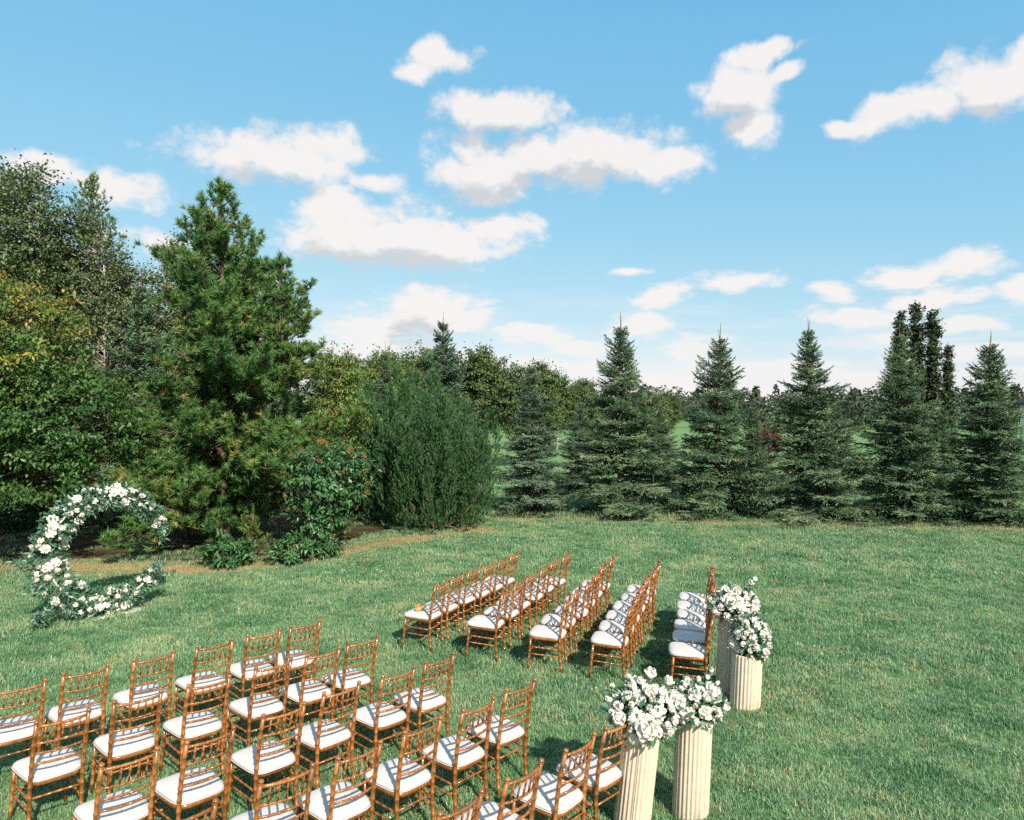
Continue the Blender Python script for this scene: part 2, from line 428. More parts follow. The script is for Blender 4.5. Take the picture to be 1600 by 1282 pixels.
def blade_mat():
    m, nt, N, L = mat_new('grass_blades')
    out = N('ShaderNodeOutputMaterial')
    at = N('ShaderNodeAttribute'); at.attribute_name = 'tint'
    geo = N('ShaderNodeNewGeometry')
    n = N('ShaderNodeTexNoise'); n.inputs['Scale'].default_value = 0.8; n.inputs['Detail'].default_value = 5; n.inputs['Roughness'].default_value = 0.6
    L(geo.outputs['Position'], n.inputs['Vector'])
    patch = N('ShaderNodeMapRange'); patch.inputs['From Min'].default_value = 0.3; patch.inputs['From Max'].default_value = 0.7
    patch.inputs['To Min'].default_value = -0.36; patch.inputs['To Max'].default_value = 0.3
    L(n.outputs[0], patch.inputs['Value'])
    ad = N('ShaderNodeMath'); ad.operation = 'ADD'; L(at.outputs['Fac'], ad.inputs[0]); L(patch.outputs[0], ad.inputs[1])
    tn = N('ShaderNodeAttribute'); tn.attribute_type = 'INSTANCER'; tn.attribute_name = 'tone'
    ad2 = N('ShaderNodeMath'); ad2.operation = 'ADD'; L(ad.outputs[0], ad2.inputs[0]); L(tn.outputs['Fac'], ad2.inputs[1]); ad = ad2
    r = ramp(N, [(0.0, (0.075, 0.195, 0.08)), (0.38, (0.185, 0.35, 0.18)), (0.7, (0.31, 0.455, 0.25)), (0.9, (0.48, 0.5, 0.28)), (1.0, (0.58, 0.47, 0.26))])
    L(ad.outputs[0], r.inputs[0])
    dr = N('ShaderNodeAttribute'); dr.attribute_type = 'INSTANCER'; dr.attribute_name = 'dry'
    mx = N('ShaderNodeMix'); mx.data_type = 'RGBA'
    L(dr.outputs['Fac'], mx.inputs['Factor']); L(r.outputs[0], mx.inputs['A']); mx.inputs['B'].default_value = (0.5, 0.38, 0.2, 1)
    b = pbsdf(N, 0.5, 0.3); L(mx.outputs['Result'], b.inputs['Base Color'])
    t = N('ShaderNodeBsdfTranslucent'); L(mx.outputs['Result'], t.inputs['Color'])
    ms = N('ShaderNodeMixShader'); ms.inputs[0].default_value = 0.35
    L(b.outputs[0], ms.inputs[1]); L(t.outputs[0], ms.inputs[2]); L(ms.outputs[0], out.inputs[0])
    return m
M['lawn'] = lawn_mat()
M['blade'] = blade_mat()
M['soil'] = noise_mat('shade_darkened_soil', [(0.3, (0.03, 0.026, 0.014)), (0.55, (0.065, 0.05, 0.025)), (0.75, (0.15, 0.11, 0.05))], 2.2, 0.95, 0.1, bump=0.6, bscale=30)  # brown soil and litter, colour darkened to carry the shade under the trees

# ------------------------------------------------------------------ ground
def dist_poly(P, line):
    line = np.asarray(line, float); best = np.full(len(P), 1e9)
    for a, b in zip(line[:-1], line[1:]):
        ab = b - a; t = np.clip(((P - a) @ ab) / (ab @ ab), 0, 1)
        best = np.minimum(best, np.linalg.norm(P - (a + t[:, None] * ab), axis=1))
    return best

BED_EDGE = [(-14, 15.4), (-11.5, 15.6), (-8.86, 15.6), (-6.8, 15.3), (-5.6, 15.9), (-4.4, 17.0), (-3.3, 18.2), (-2.2, 19.2), (-0.9, 20.2)]
SPRUCE_EDGE = [(-0.4, 22.3), (4.0, 21.9), (9.5, 21.0), (14.6, 20.3), (20, 19.6)]
_rg = np.random.default_rng(3)
_wob = [(_rg.uniform(0.5, 3.0), _rg.uniform(0, 6.28), _rg.uniform(0, 6.28)) for _ in range(8)]
def wob(P):
    s = 0
    for k, a, p in _wob: s = s + np.sin(k * (P[:, 0] * math.cos(a) + P[:, 1] * math.sin(a)) * 1.6 + p)
    return s / 4.0

def dryness(P):
    d1 = dist_poly(P, BED_EDGE) + 0.28 * wob(P)
    d2 = dist_poly(P, SPRUCE_EDGE) + 0.22 * wob(P * 1.3 + 5)
    a = np.clip(1.3 - d1 / 0.6, 0, 1) * 0.95
    b = np.clip(1.1 - d2 / 0.6, 0, 1) * 0.65
    return np.clip(np.maximum(a, b), 0, 1)

def ground():
    xs = np.concatenate([[-900, -400, -150, -60, -30], np.arange(-20, 22.01, 0.3), [30, 60, 150, 400, 900]])
    ys = np.concatenate([[-60, -20, -5, 0], np.arange(3, 28.01, 0.3), [36, 60, 120, 300, 800, 1800]])
    X, Y = np.meshgrid(xs, ys)
    V = np.stack([X.ravel(), Y.ravel(), np.zeros(X.size)], 1)
    nx = len(xs); ny = len(ys)
    i = np.arange(ny - 1)[:, None] * nx + np.arange(nx - 1)[None]
    Q = np.stack([i, i + 1, i + nx + 1, i + nx], -1).reshape(-1, 4)
    me = mesh_np('lawn', V, [Q], M['lawn'])
    a = me.attributes.new('dry', 'FLOAT', 'POINT')
    a.data.foreach_set('value', dryness(V[:, :2]).astype(np.float32))
    tag(obj('lawn', me), 'wide mown green lawn with dry tan edges', 'lawn', kind='structure')
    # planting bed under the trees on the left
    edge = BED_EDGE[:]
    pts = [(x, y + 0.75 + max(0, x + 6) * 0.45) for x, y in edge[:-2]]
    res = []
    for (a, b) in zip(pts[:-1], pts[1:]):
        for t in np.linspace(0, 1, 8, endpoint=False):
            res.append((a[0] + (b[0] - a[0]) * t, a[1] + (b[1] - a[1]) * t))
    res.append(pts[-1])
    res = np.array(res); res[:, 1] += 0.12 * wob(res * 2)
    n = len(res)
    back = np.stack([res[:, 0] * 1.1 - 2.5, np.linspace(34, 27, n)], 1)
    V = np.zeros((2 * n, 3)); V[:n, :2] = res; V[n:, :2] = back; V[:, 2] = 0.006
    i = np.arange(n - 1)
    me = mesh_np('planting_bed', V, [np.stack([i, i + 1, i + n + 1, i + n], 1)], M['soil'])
    tag(obj('planting_bed', me), 'needle-strewn soil of the bed, coloured darker for the shade beneath the pine and shrubs', 'soil', kind='structure')
ground()

# ------------------------------------------------------------------ grass (uncountable): instanced tufts
def tuft_mesh(seed, nb, rad, hmin, hmax, w):
    rg = np.random.default_rng(seed)
    a = rg.uniform(0, 2 * np.pi, nb); r = rad * np.sqrt(rg.uniform(0, 1, nb))
    P = np.stack([r * np.cos(a), r * np.sin(a), np.full(nb, -0.004)], 1)
    h = rg.uniform(hmin, hmax, nb)
    la = rg.uniform(0, 2 * np.pi, nb); lean = rg.uniform(0.1, 1.1, nb)
    dirh = np.stack([np.cos(la), np.sin(la), np.zeros(nb)], 1)
    side = np.stack([-np.sin(la), np.cos(la), np.zeros(nb)], 1) * (w * rg.uniform(0.7, 1.2, nb))[:, None] / 2
    mid = P + dirh * (h * lean * 0.35)[:, None] + np.array([0, 0, 1]) * (h * 0.62)[:, None]
    tip = P + dirh * (h * lean)[:, None] + np.array([0, 0, 1]) * (h * (1.0 - 0.28 * lean))[:, None]
    V = np.stack([P - side, P + side, mid + side * 0.8, mid - side * 0.8, tip], 1).reshape(-1, 3)
    b = np.arange(nb)[:, None] * 5
    Q = b + np.array([[0, 1, 2, 3]]); T = b + np.array([[3, 2, 4]])
    t = np.clip(rg.normal(0.42, 0.2, nb), 0, 0.85); dryb = rg.uniform(0, 1, nb) < 0.05
    t[dryb] = 0.98
    return mesh_np('grass_tuft', V, [Q, T], M['blade'], np.concatenate([t, t]))

def grass():
    rg = np.random.default_rng(11)
    tufts = bpy.data.collections.new('grass_tufts')       # not linked to the scene: only a source for instances
    for k in range(5):
        o = bpy.data.objects.new('grass_tuft', tuft_mesh(40 + k, 46, 0.085, 0.025, 0.066, 0.006))
        tufts.objects.link(o)
    cl = MB()
    for k in range(2):
        a, r = rg.uniform(0, 6.28), rg.uniform(0.01, 0.15); h = rg.uniform(0.035, 0.055)
        c = np.array([r * math.cos(a), r * math.sin(a), h]); q = 0.008
        V = c + q * np.array([(1, 0, 0), (-1, 0, 0), (0, 1, 0), (0, -1, 0), (0, 0, 1), (0, 0, -1)])
        cl.add(V, None, [(0, 2, 4), (2, 1, 4), (1, 3, 4), (3, 0, 4), (2, 0, 5), (1, 2, 5), (3, 1, 5), (0, 3, 5)])
    tufts.objects.link(bpy.data.objects.new('z_clover_heads', cl.mesh('clover_heads', M['petal'])))
    P, S = [], []
    def zone(y0, y1, dens, s):
        x = 0.76
        n = int(dens * (y1 - y0) * 2 * x * y1 + 2)
        p = np.stack([rg.uniform(-x * y1 - .5, x * y1 + .5, n), rg.uniform(y0, y1, n)], 1)
        p = p[np.abs(p[:, 0]) < x * p[:, 1] + 0.8]
        P.append(p); S.append(np.full(len(p), s))
    zone(3.8, 9, 240, 1.0); zone(9, 14, 165, 1.12); zone(14, 22.5, 85, 1.45); zone(22.5, 40, 14, 2.4)
    P = np.concatenate(P); S = np.concatenate(S)
    # thin out inside the bed
    ex = np.array(BED_EDGE); yb = np.interp(P[:, 0], ex[:, 0], ex[:, 1], left=15.4, right=99)
    inb = P[:, 1] > yb + 0.75 + np.maximum(0, P[:, 0] + 6) * 0.5
    keep = ~inb | (rg.uniform(0, 1, len(P)) < 0.3 * np.clip(wob(P * 0.8) + 0.1, 0, 1))
    P, S = P[keep], S[keep]
    dry = dryness(P) * rg.uniform(0.4, 1.1, len(P)) + 0.7 * (rg.uniform(0, 1, len(P)) < 0.015 + 0.05 * np.clip(wob(P * 1.1 + 2) - 0.4, 0, 1))
    hs = 1.0 + 0.16 * wob(P * 0.7) + 0.2 * wob(P * 3.1 + 3)
    edge2 = np.clip(1.0 - dist_poly(P, np.array(SPRUCE_EDGE) + [0, .55]) / 0.5, 0, 1)
    S = S * np.clip(hs * rg.uniform(0.6, 1.35, len(P)) * (1 - 0.35 * dryness(P)) + 0.8 * edge2, 0.4, 2.4)
    n = len(P)
    V = np.zeros((n, 3)); V[:, :2] = P
    me = bpy.data.meshes.new('grass'); me.vertices.add(n); me.vertices.foreach_set('co', V.astype(np.float32).ravel())
    def att(nm, ty, vals):
        a = me.attributes.new(nm, ty, 'POINT'); a.data.foreach_set('value', vals)
    att('dry', 'FLOAT', np.clip(dry, 0, 1).astype(np.float32))
    att('tone', 'FLOAT', (rg.normal(0, 0.13, n) + 0.1 * wob(P * 2.3 + 9)).astype(np.float32))
    att('size', 'FLOAT', S.astype(np.float32))
    att('spin', 'FLOAT', rg.uniform(0, 6.283, n).astype(np.float32))
    pk = rg.integers(0, 5, n); pk[rg.uniform(0, 1, n) < 0.004] = 5
    att('pick', 'INT', pk.astype(np.int32))
    me.materials.append(M['blade'])
    o = obj('grass', me)
    tag(o, 'short green grass blades covering the whole lawn', 'grass', kind='stuff')
    ng = bpy.data.node_groups.new('grass_scatter', 'GeometryNodeTree')
    ng.interface.new_socket('Geometry', in_out='INPUT', socket_type='NodeSocketGeometry')
    ng.interface.new_socket('Geometry', in_out='OUTPUT', socket_type='NodeSocketGeometry')
    N, L = ng.nodes.new, ng.links.new
    gi, go = N('NodeGroupInput'), N('NodeGroupOutput')
    ci = N('GeometryNodeCollectionInfo'); ci.inputs['Collection'].default_value = tufts
    ci.inputs['Separate Children'].default_value = True; ci.inputs['Reset Children'].default_value = True
    ip = N('GeometryNodeInstanceOnPoints'); ip.inputs['Pick Instance'].default_value = True
    def na(nm, ty):
        a = N('GeometryNodeInputNamedAttribute'); a.data_type = ty; a.inputs['Name'].default_value = nm
        return a.outputs['Attribute']
    L(gi.outputs[0], ip.inputs['Points']); L(ci.outputs[0], ip.inputs['Instance'])
    L(na('pick', 'INT'), ip.inputs['Instance Index'])
    cx = N('ShaderNodeCombineXYZ'); L(na('spin', 'FLOAT'), cx.inputs[2]); L(cx.outputs[0], ip.inputs['Rotation'])
    L(na('size', 'FLOAT'), ip.inputs['Scale'])
    L(ip.outputs[0], go.inputs[0])
    md = o.modifiers.new('scatter', 'NODES'); md.node_group = ng
grass()

# ------------------------------------------------------------------ plant generators
def unit(a): return a / np.maximum(np.linalg.norm(a, axis=-1, keepdims=True), 1e-9)
def perp(D, rg):
    r = rg.normal(size=D.shape); return unit(r - D * (r * D).sum(-1, keepdims=True))

class Needles:
    def __init__(s, face=None): s.P = []; s.D = []; s.L = []; s.W = []; s.T = []; s.face = face
    def add(s, P, D, L, W, T):
        n = len(P); s.P.append(P); s.D.append(D)
        s.L.append(np.broadcast_to(L, (n,))); s.W.append(np.broadcast_to(W, (n,))); s.T.append(np.broadcast_to(T, (n,)))
    def mesh(s, name, mat, rg):
        P, D = np.concatenate(s.P), np.concatenate(s.D)
        L, W, T = (np.concatenate(x) for x in (s.L, s.W, s.T))
        S = perp(D, rg)
        if s.face:                                   # flat sprays: needles lie in the plane of the bough, facing up and out
            out = P * np.array([1, 1, 0]); n = unit(unit(out) * s.face + np.array([0, 0, 1.0]) + 0.5 * np.sin(P[:, [1, 2, 0]] * 16 + np.array([0, 2, 4])))
            S = unit(unit(np.cross(D, n)) * rg.choice([-1, 1], len(P))[:, None] + 0.3 * S)
        S = S * (W / 2)[:, None]
        V = np.stack([P - S, P + S, P + D * L[:, None]], 1).reshape(-1, 3)
        F = np.arange(len(P) * 3).reshape(-1, 3)
        return mesh_np(name, V, [F], mat, T)

def brush(nd, rg, P, D, L, spacing, per, nl, nw, ang, T):
    """twigs (P, D, L arrays) set with needles all round"""
    cnt = np.maximum((L / spacing).astype(int), 2)
    idx = np.repeat(np.arange(len(P)), cnt * per)
    t = rg.uniform(0.0, 1.0, len(idx))
    base = P[idx] + D[idx] * (L[idx] * t)[:, None]
    dirs = unit(D[idx] * math.cos(ang) + perp(D[idx], rg) * math.sin(ang))
    k = rg.uniform(0.7, 1.2, len(idx))
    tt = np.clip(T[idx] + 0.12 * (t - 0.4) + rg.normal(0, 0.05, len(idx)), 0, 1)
    nd.add(base, dirs, nl * k, nw, tt)

def spruce_meshes(seed, H, Rb, mat, sparse=0.0):
    rg = np.random.default_rng(seed)
    wood = MB(); nd = Needles(0.9)
    k = 7
    zz = np.linspace(0, H, 14)
    wander = np.cumsum(rg.normal(0, 0.012, (14, 2)), axis=0)
    tr = np.column_stack([wander, zz])
    wood.tube(tr, 0.02 + 0.10 * (H / 6) * (1 - zz / H) ** 0.9, 7)
    z = 0.22; az = rg.uniform(0, 6.28)
    lump = rg.uniform(0, 6.28, 4)
    bp, bd, bl, bt = [], [], [], []
    levels = []
    while z < H - 0.25:
        f = z / H
        for q in range(6): levels.append((z + rg.normal(0, 0.035), 1.0))
        gap = rg.uniform(0.27, 0.36) * (1 - 0.25 * f)
        for q in range(4): levels.append((z + gap * rg.uniform(0.25, 0.75), rg.uniform(0.3, 0.6)))
        z += gap
    for (z, lk) in levels:
        f = z / H
        for _ in range(1):
            az += 2.4 + rg.normal(0, 0.35)
            if rg.uniform() < sparse * (0.3 + 0.7 * f): continue
            irr = 1 + 0.16 * math.sin(2 * az + lump[0] + z * 1.3) + 0.12 * math.sin(3 * az + lump[1] - z * 2.1)
            Lb = (Rb * (1 - f) ** 0.88 * rg.uniform(0.72, 1.08) * irr * lk + 0.1)
            if f < 0.07: Lb *= 0.85
            if rg.uniform() < 0.06: Lb *= 1.22
            el = np.interp(f, [0, 0.15, 0.5, 0.85, 1], [-0.2, -0.1, 0.12, 0.62, 0.95]) + rg.normal(0, 0.1)
            t = np.linspace(0, 1, 8)
            droop = np.interp(f, [0, 0.5, 1], [0.2, 0.14, 0.0]); upt = np.interp(f, [0, 0.5, 1], [0.16, 0.16, 0.1])
            rad = Lb * t * math.cos(el) ; hz = z + Lb * (t * math.sin(el) - droop * t ** 2 + upt * t ** 3.5)
            c, s_ = math.cos(az), math.sin(az)
            x0 = np.interp(z, zz, wander[:, 0]); y0 = np.interp(z, zz, wander[:, 1])
            pts = np.column_stack([x0 + rad * c, y0 + rad * s_, np.maximum(hz, 0.05)])
            wood.tube(pts, np.linspace(0.012 + 0.008 * Lb, 0.003, 8), 4, cap=False)
            ns = max(int(Lb / 0.075), 4)
            ts = np.linspace(0.08, 1.0, ns)
            B = np.stack([np.interp(ts, t, pts[:, i]) for i in range(3)], 1)
            tan = unit(np.stack([np.interp(ts, t, np.gradient(pts[:, i])) for i in range(3)], 1))
            side = unit(np.cross(tan, [0, 0, 1.0]))
            base_t = rg.normal(0.36, 0.13)
            for sg in (-1, 1):
                ang = rg.uniform(0.7, 1.15, ns)
                d = unit(tan * np.cos(ang)[:, None] + side * (sg * np.sin(ang))[:, None] + np.array([0, 0, 1]) * rg.normal(-0.06, 0.18, ns)[:, None])
                ll = np.clip(0.5 * Lb * (1 - ts) ** 0.7 * rg.uniform(0.6, 1.15, ns) + 0.08, 0.08, 0.55)
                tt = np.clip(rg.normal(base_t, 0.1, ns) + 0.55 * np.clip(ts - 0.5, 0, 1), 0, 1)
                bp.append(B); bd.append(d); bl.append(ll); bt.append(tt)
                # second order: fingers on the long side twigs
                for uu in (0.4, 0.72):
                    k2 = ll > 0.2
                    if k2.any():
                        sd2 = perp(d[k2], rg) * 0.8
                        sd2[:, 2] *= 0.5
                        bp.append(B[k2] + d[k2] * (ll[k2] * uu)[:, None]); bd.append(unit(d[k2] + sd2 + 0.25 * tan[k2])); bl.append(ll[k2] * 0.42 + 0.03); bt.append(tt[k2] + 0.06)
            ll = np.full(ns, Lb / ns * 1.3); bp.append(B); bd.append(tan); bl.append(ll); bt.append(np.full(ns, base_t + 0.1))
    bp, bd, bl, bt = map(np.concatenate, (bp, bd, bl, bt))
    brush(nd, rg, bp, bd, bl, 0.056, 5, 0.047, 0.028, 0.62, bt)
    # leader candles
    top = tr[-1]
    for q in range(rg.integers(2, 4)):
        a = rg.uniform(0, 6.28); tilt = rg.uniform(0.02, 0.16) if q else 0.02
        d = np.array([math.cos(a) * tilt, math.sin(a) * tilt, 1.0]); d /= np.linalg.norm(d)
        b0 = top - np.array([0, 0, rg.uniform(0.15, 0.45)]); ln = rg.uniform(0.4, 0.65) if q else 0.62
        wood.tube(np.array([b0, b0 + d * ln * 0.5, b0 + d * ln]), [0.013, 0.01, 0.005], 4)
        brush(nd, rg, b0[None], d[None], np.array([ln]), 0.05, 2, 0.04, 0.009, 0.6, np.array([0.75]))
    return wood.mesh('trunk', M['bark'], True), nd.mesh('crown', mat, rg)

def pine_meshes(seed, prof_h, prof_r, mat, nl=0.105, shoots=1.0, second=None, bark='bark'):
    rg = np.random.default_rng(seed)
    H = prof_h[-1]
    wood = MB(); nd = Needles()
    zz = np.linspace(0, H - 0.1, 16)
    wander = np.cumsum(rg.normal(0, 0.02, (16, 2)), axis=0)
    tr = np.column_stack([wander, zz])
    wood.tube(tr, 0.018 + 0.019 * H * (1 - zz / H) ** 0.9, 8)
    stems = [(tr, 0.0)]
    sp, sd, sl, st = [], [], [], []
    def grow(z, az, Lb, el, org):
        t = np.linspace(0, 1, 9)
        bend = rg.normal(0, 0.12, 2)
        rad = Lb * t
        hz = z + Lb * (t * math.tan(el) * 0.8 + 0.22 * t ** 2.2 * rg.uniform(0.3, 1.3) + bend[0] * t ** 2)
        a = az + bend[1] * t * 1.5
        pts = np.column_stack([org[0] + rad * np.cos(a), org[1] + rad * np.sin(a), np.maximum(hz, 0.25)])
        wood.tube(pts, np.linspace(0.014 + 0.013 * Lb, 0.006, 9), 5, cap=False)
        ns = max(int(Lb / 0.11 * shoots), 3)
        ts = np.sort(rg.uniform(0.1 if Lb > 1 else 0.0, 1.0, ns))
        tone = rg.normal(0.42, 0.13)
        for q in range(ns):
            tq = ts[q]
            B = np.array([np.interp(tq, t, pts[:, i]) for i in range(3)])
            tan = unit(np.array([np.interp(tq, t, np.gradient(pts[:, i])) for i in range(3)]))
            l2 = np.clip((0.2 + 0.38 * Lb * (1 - tq)) * rg.uniform(0.5, 1.2), 0.12, 0.95)
            d2 = unit(tan * rg.uniform(0.5, 1.1) + rg.normal(0, 0.55, 3) + np.array([0, 0, 0.18]))
            d2e = unit(d2 + np.array([0, 0, 0.45]))
            p2 = np.array([B, B + d2 * l2 * 0.5, B + d2 * l2 * 0.5 + d2e * l2 * 0.5])
            wood.tube(p2, [0.008, 0.006, 0.004], 3, cap=False)
            n3 = max(int(l2 / 0.085 * shoots), 2)
            u = rg.uniform(0.3, 1.0, n3); u[0] = 1.0
            b3 = np.stack([np.interp(u, [0, .5, 1], p2[:, i]) for i in range(3)], 1)
            d3 = unit(d2e[None] * 0.7 + rg.normal(0, 0.45, (n3, 3)) + np.array([0, 0, 0.65]))
            sp.append(b3); sd.append(d3); sl.append(rg.uniform(0.06, 0.14, n3))
            tt = np.clip(rg.normal(tone, 0.14, n3), 0, 0.9); tt[rg.uniform(0, 1, n3) < 0.02] = 1.0
            st.append(tt)
    def along(tr, zlo, hoff, ph, pr, offx=0):
        z = zlo; az = rg.uniform(0, 6.28); h = tr[-1, 2]
        lump = rg.uniform(0, 6.28, 3)
        while z < h - 0.12:
            f = z / h
            for _ in range(5 if f < 0.8 else 4):
                az += 2 * math.pi / 5 + rg.normal(0, 0.3)
                el = np.interp(f, [0, 0.3, 0.7, 1.0], [-0.05, 0.12, 0.4, 0.85]) + rg.normal(0, 0.12)
                Lg = np.interp(z + 0.4, ph, pr)
                irr = 1 + (0.2 * math.sin(2 * az + lump[0] + 1.1 * z) + 0.16 * math.sin(3 * az + lump[1] - 1.7 * z)) * (1.0 if f < 0.7 else 0.25)
                Lb = max(Lg * rg.uniform(0.6, 1.08) * irr, 0.15)
                org = (np.interp(z, tr[:, 2], tr[:, 0]), np.interp(z, tr[:, 2], tr[:, 1]))
                grow(z, az, Lb, el, org)
            az += 0.6
            z += rg.uniform(0.2, 0.34)
        d = unit(np.array([[0.02, 0, 1.0]]))
        for q in range(6):
            sp.append(tr[-1:] - np.array([[0, 0, 0.09 * q]])); sd.append(d); sl.append(np.array([0.28])); st.append(np.array([0.45]))
    along(tr, prof_h[0], 0, prof_h, prof_r)
    if second:
        for (ox, oy, z0, h2, r2) in second:
            z2 = np.linspace(z0, h2, 8)
            s2 = np.clip((z2 - z0) / 1.6, 0, 1) ** 0.6
            t2 = np.column_stack([np.interp(z0, zz, wander[:, 0]) + ox * s2, np.interp(z0, zz, wander[:, 1]) + oy * s2, z2])
            wood.tube(t2, np.linspace(0.07, 0.015, 8), 6)
            along(t2, z0 + 1.0, 0, [z0, h2 - 1.2, h2], [r2, r2 * 0.7, 0.12])
    sp, sd, sl, st = map(np.concatenate, (sp, sd, sl, st))
    brush(nd, rg, sp, sd, sl, 0.018, 4, nl, 0.022, 0.85, st)
    return wood.mesh('trunk', M[bark], True), nd.mesh('crown', mat, rg)

def leaf_mesh(name, P, D, U, L, W, T, mat):
    """leaf: two quads folded along the midrib; P base, D direction, U up-normal"""
    S = unit(np.cross(D, U)); Nn = unit(np.cross(S, D))
    L = L[:, None]; W = W[:, None]
    mid = P + D * L * 0.45
    a = mid + S * W * 0.5 + Nn * W * 0.16
    b = mid - S * W * 0.5 + Nn * W * 0.16
    tip = P + D * L - Nn * L * 0.12
    V = np.stack([P, a, tip, b], 1).reshape(-1, 3)
    i = np.arange(len(P))[:, None] * 4
    F = np.concatenate([i + np.array([[0, 1, 2]]), i + np.array([[0, 2, 3]])])
    return mesh_np(name, V, [F], mat, np.concatenate([T, T]))

def leafy_meshes(seed, trunk_h, trunk_r, ells, ncl, per, leaf, crad, mat, bark, tone=lambda p: 0.4, spread=0.15, drop=0.25, stems=1, limbs=True, shell=0.55, lmul=2.0):
    """ells: [(cx,cy,cz,rx,ry,rz)] crown lobes; ncl clusters of `per` leaves"""
    rg = np.random.default_rng(seed)
    wood = MB()
    vol = np.array([e[3] * e[4] * e[5] for e in ells]) ** 0.67
    which = rg.choice(len(ells), ncl, p=vol / vol.sum())
    E = np.array(ells)[which]
    d = unit(rg.normal(size=(ncl, 3)))
    r = (shell + (1 - shell) * rg.uniform(0, 1, ncl)) * rg.uniform(0.75, 1.0, ncl) ** 0.5
    C = E[:, :3] + d * E[:, 3:] * r[:, None]
    C[:, 2] = np.maximum(C[:, 2], 0.15)
    top = max(e[2] + e[5] * 0.5 for e in ells)
    ax = np.array([np.mean([e[0] for e in ells]), np.mean([e[1] for e in ells])])
    starts = []
    for s in range(stems):
        o = rg.normal(0, 0.12, 2) if stems > 1 else np.zeros(2)
        zz = np.linspace(0, top, 10)
        fx = (zz / top) ** 1.3
        w = np.cumsum(rg.normal(0, 0.02 * top / 4, (10, 2)), axis=0); w[0] = 0
        k = rg.normal(0, 0.35, 2) if stems > 1 else ax
        tp = np.column_stack([o[0] + k[0] * fx + w[:, 0], o[1] + k[1] * fx + w[:, 1], zz])
        wood.tube(tp, trunk_r * (1 - 0.85 * zz / top), 7)
        starts.append(tp)
    if limbs:
        for c in C[::2]:
            tp = starts[rg.integers(len(starts))]
            zs = max(trunk_h, min(c[2] - rg.uniform(0.3, 1.0) * np.hypot(*(c[:2] - ax)) * 0.9, top * 0.95))
            zs = min(zs, top * 0.98)
            a = np.array([np.interp(zs, tp[:, 2], tp[:, i]) for i in range(3)])
            q = (a + c) / 2 + np.array([0, 0, -0.08 * np.linalg.norm(c - a)]) + rg.normal(0, 0.06, 3)
            t = np.linspace(0, 1, 5)[:, None]
            pts = (1 - t) ** 2 * a + 2 * t * (1 - t) * q + t ** 2 * c
            wood.tube(pts, np.linspace(trunk_r * 0.22, 0.006, 5), 4, cap=False)
    idx = np.repeat(np.arange(ncl), per)
    n = len(idx)
    tw = unit(d * np.array([1, 1, 0.6]) + rg.normal(0, 0.5, (ncl, 3)))
    P = C[idx] + tw[idx] * (rg.normal(0, crad, n))[:, None] + rg.normal(0, crad * 0.5, (n, 3)) * np.array([1, 1, 0.35])
    D = unit(tw[idx] * 0.6 + rg.normal(0, 0.7, (n, 3)) - np.array([0, 0, drop]))
    U = unit(np.array([0, 0, 1.0]) + d[idx] * 0.7 + rg.normal(0, 0.45, (n, 3)))
    T = np.clip(np.array([tone(c) for c in C])[idx] + rg.normal(0, spread, ncl)[idx] + rg.normal(0, spread * 0.6, n), 0, 1)
    L = leaf * rg.uniform(0.7, 1.25, n); W = L / lmul * rg.uniform(0.85, 1.15, n)
    P[:, 2] = np.maximum(P[:, 2], 0.03)
    return wood.mesh('trunk', M[bark], True), leaf_mesh('crown', P, D, U, L, W, T, mat)

def plant(name, meshes, loc, rz, scale, label, cat='tree', group=None, tilt=(0, 0)):
    o = empty(name, loc, rz, label, cat, group)
    o.rotation_euler = (tilt[0], tilt[1], rz)
    o.scale = scale if isinstance(scale, tuple) else (scale,) * 3
    obj('trunk' if cat == 'tree' else 'stems', meshes[0], o)
    obj('crown' if cat == 'tree' else 'foliage', meshes[1], o)
    return o

# ------------------------------------------------------------------ spruces along the far edge of the lawn
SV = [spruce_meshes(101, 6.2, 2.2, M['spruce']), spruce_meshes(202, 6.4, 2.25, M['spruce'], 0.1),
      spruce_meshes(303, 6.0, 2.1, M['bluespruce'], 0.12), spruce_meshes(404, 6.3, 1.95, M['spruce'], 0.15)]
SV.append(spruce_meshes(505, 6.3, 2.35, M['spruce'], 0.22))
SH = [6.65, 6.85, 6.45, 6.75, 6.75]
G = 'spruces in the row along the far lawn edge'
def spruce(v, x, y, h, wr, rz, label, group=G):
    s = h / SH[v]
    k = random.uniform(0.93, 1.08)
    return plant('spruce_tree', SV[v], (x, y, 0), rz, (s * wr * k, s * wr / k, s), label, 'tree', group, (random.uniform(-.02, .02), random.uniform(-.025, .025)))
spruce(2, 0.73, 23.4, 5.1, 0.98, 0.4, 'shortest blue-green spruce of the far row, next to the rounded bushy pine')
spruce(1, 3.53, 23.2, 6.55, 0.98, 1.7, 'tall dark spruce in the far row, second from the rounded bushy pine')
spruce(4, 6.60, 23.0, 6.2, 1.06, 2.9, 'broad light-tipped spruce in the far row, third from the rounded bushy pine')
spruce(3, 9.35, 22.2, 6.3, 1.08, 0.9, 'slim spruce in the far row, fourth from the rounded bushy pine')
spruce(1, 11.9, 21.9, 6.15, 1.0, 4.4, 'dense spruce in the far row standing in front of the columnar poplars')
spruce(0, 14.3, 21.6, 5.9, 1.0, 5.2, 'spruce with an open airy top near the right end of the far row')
spruce(3, 17.0, 21.6, 5.4, 1.15, 3.3, 'spruce at the right edge of the picture, only a branch showing')
G2 = 'spruces of the second row behind the first'
spruce(2, 2.6, 28.5, 3.9, 1.15, 3.0, 'low spruce behind, seen in the gap between the two leftmost row spruces', G2)
spruce(0, 6.0, 29.0, 3.7, 1.15, 0.2, 'low spruce behind, seen in the gap left of the broad light-tipped spruce', G2)
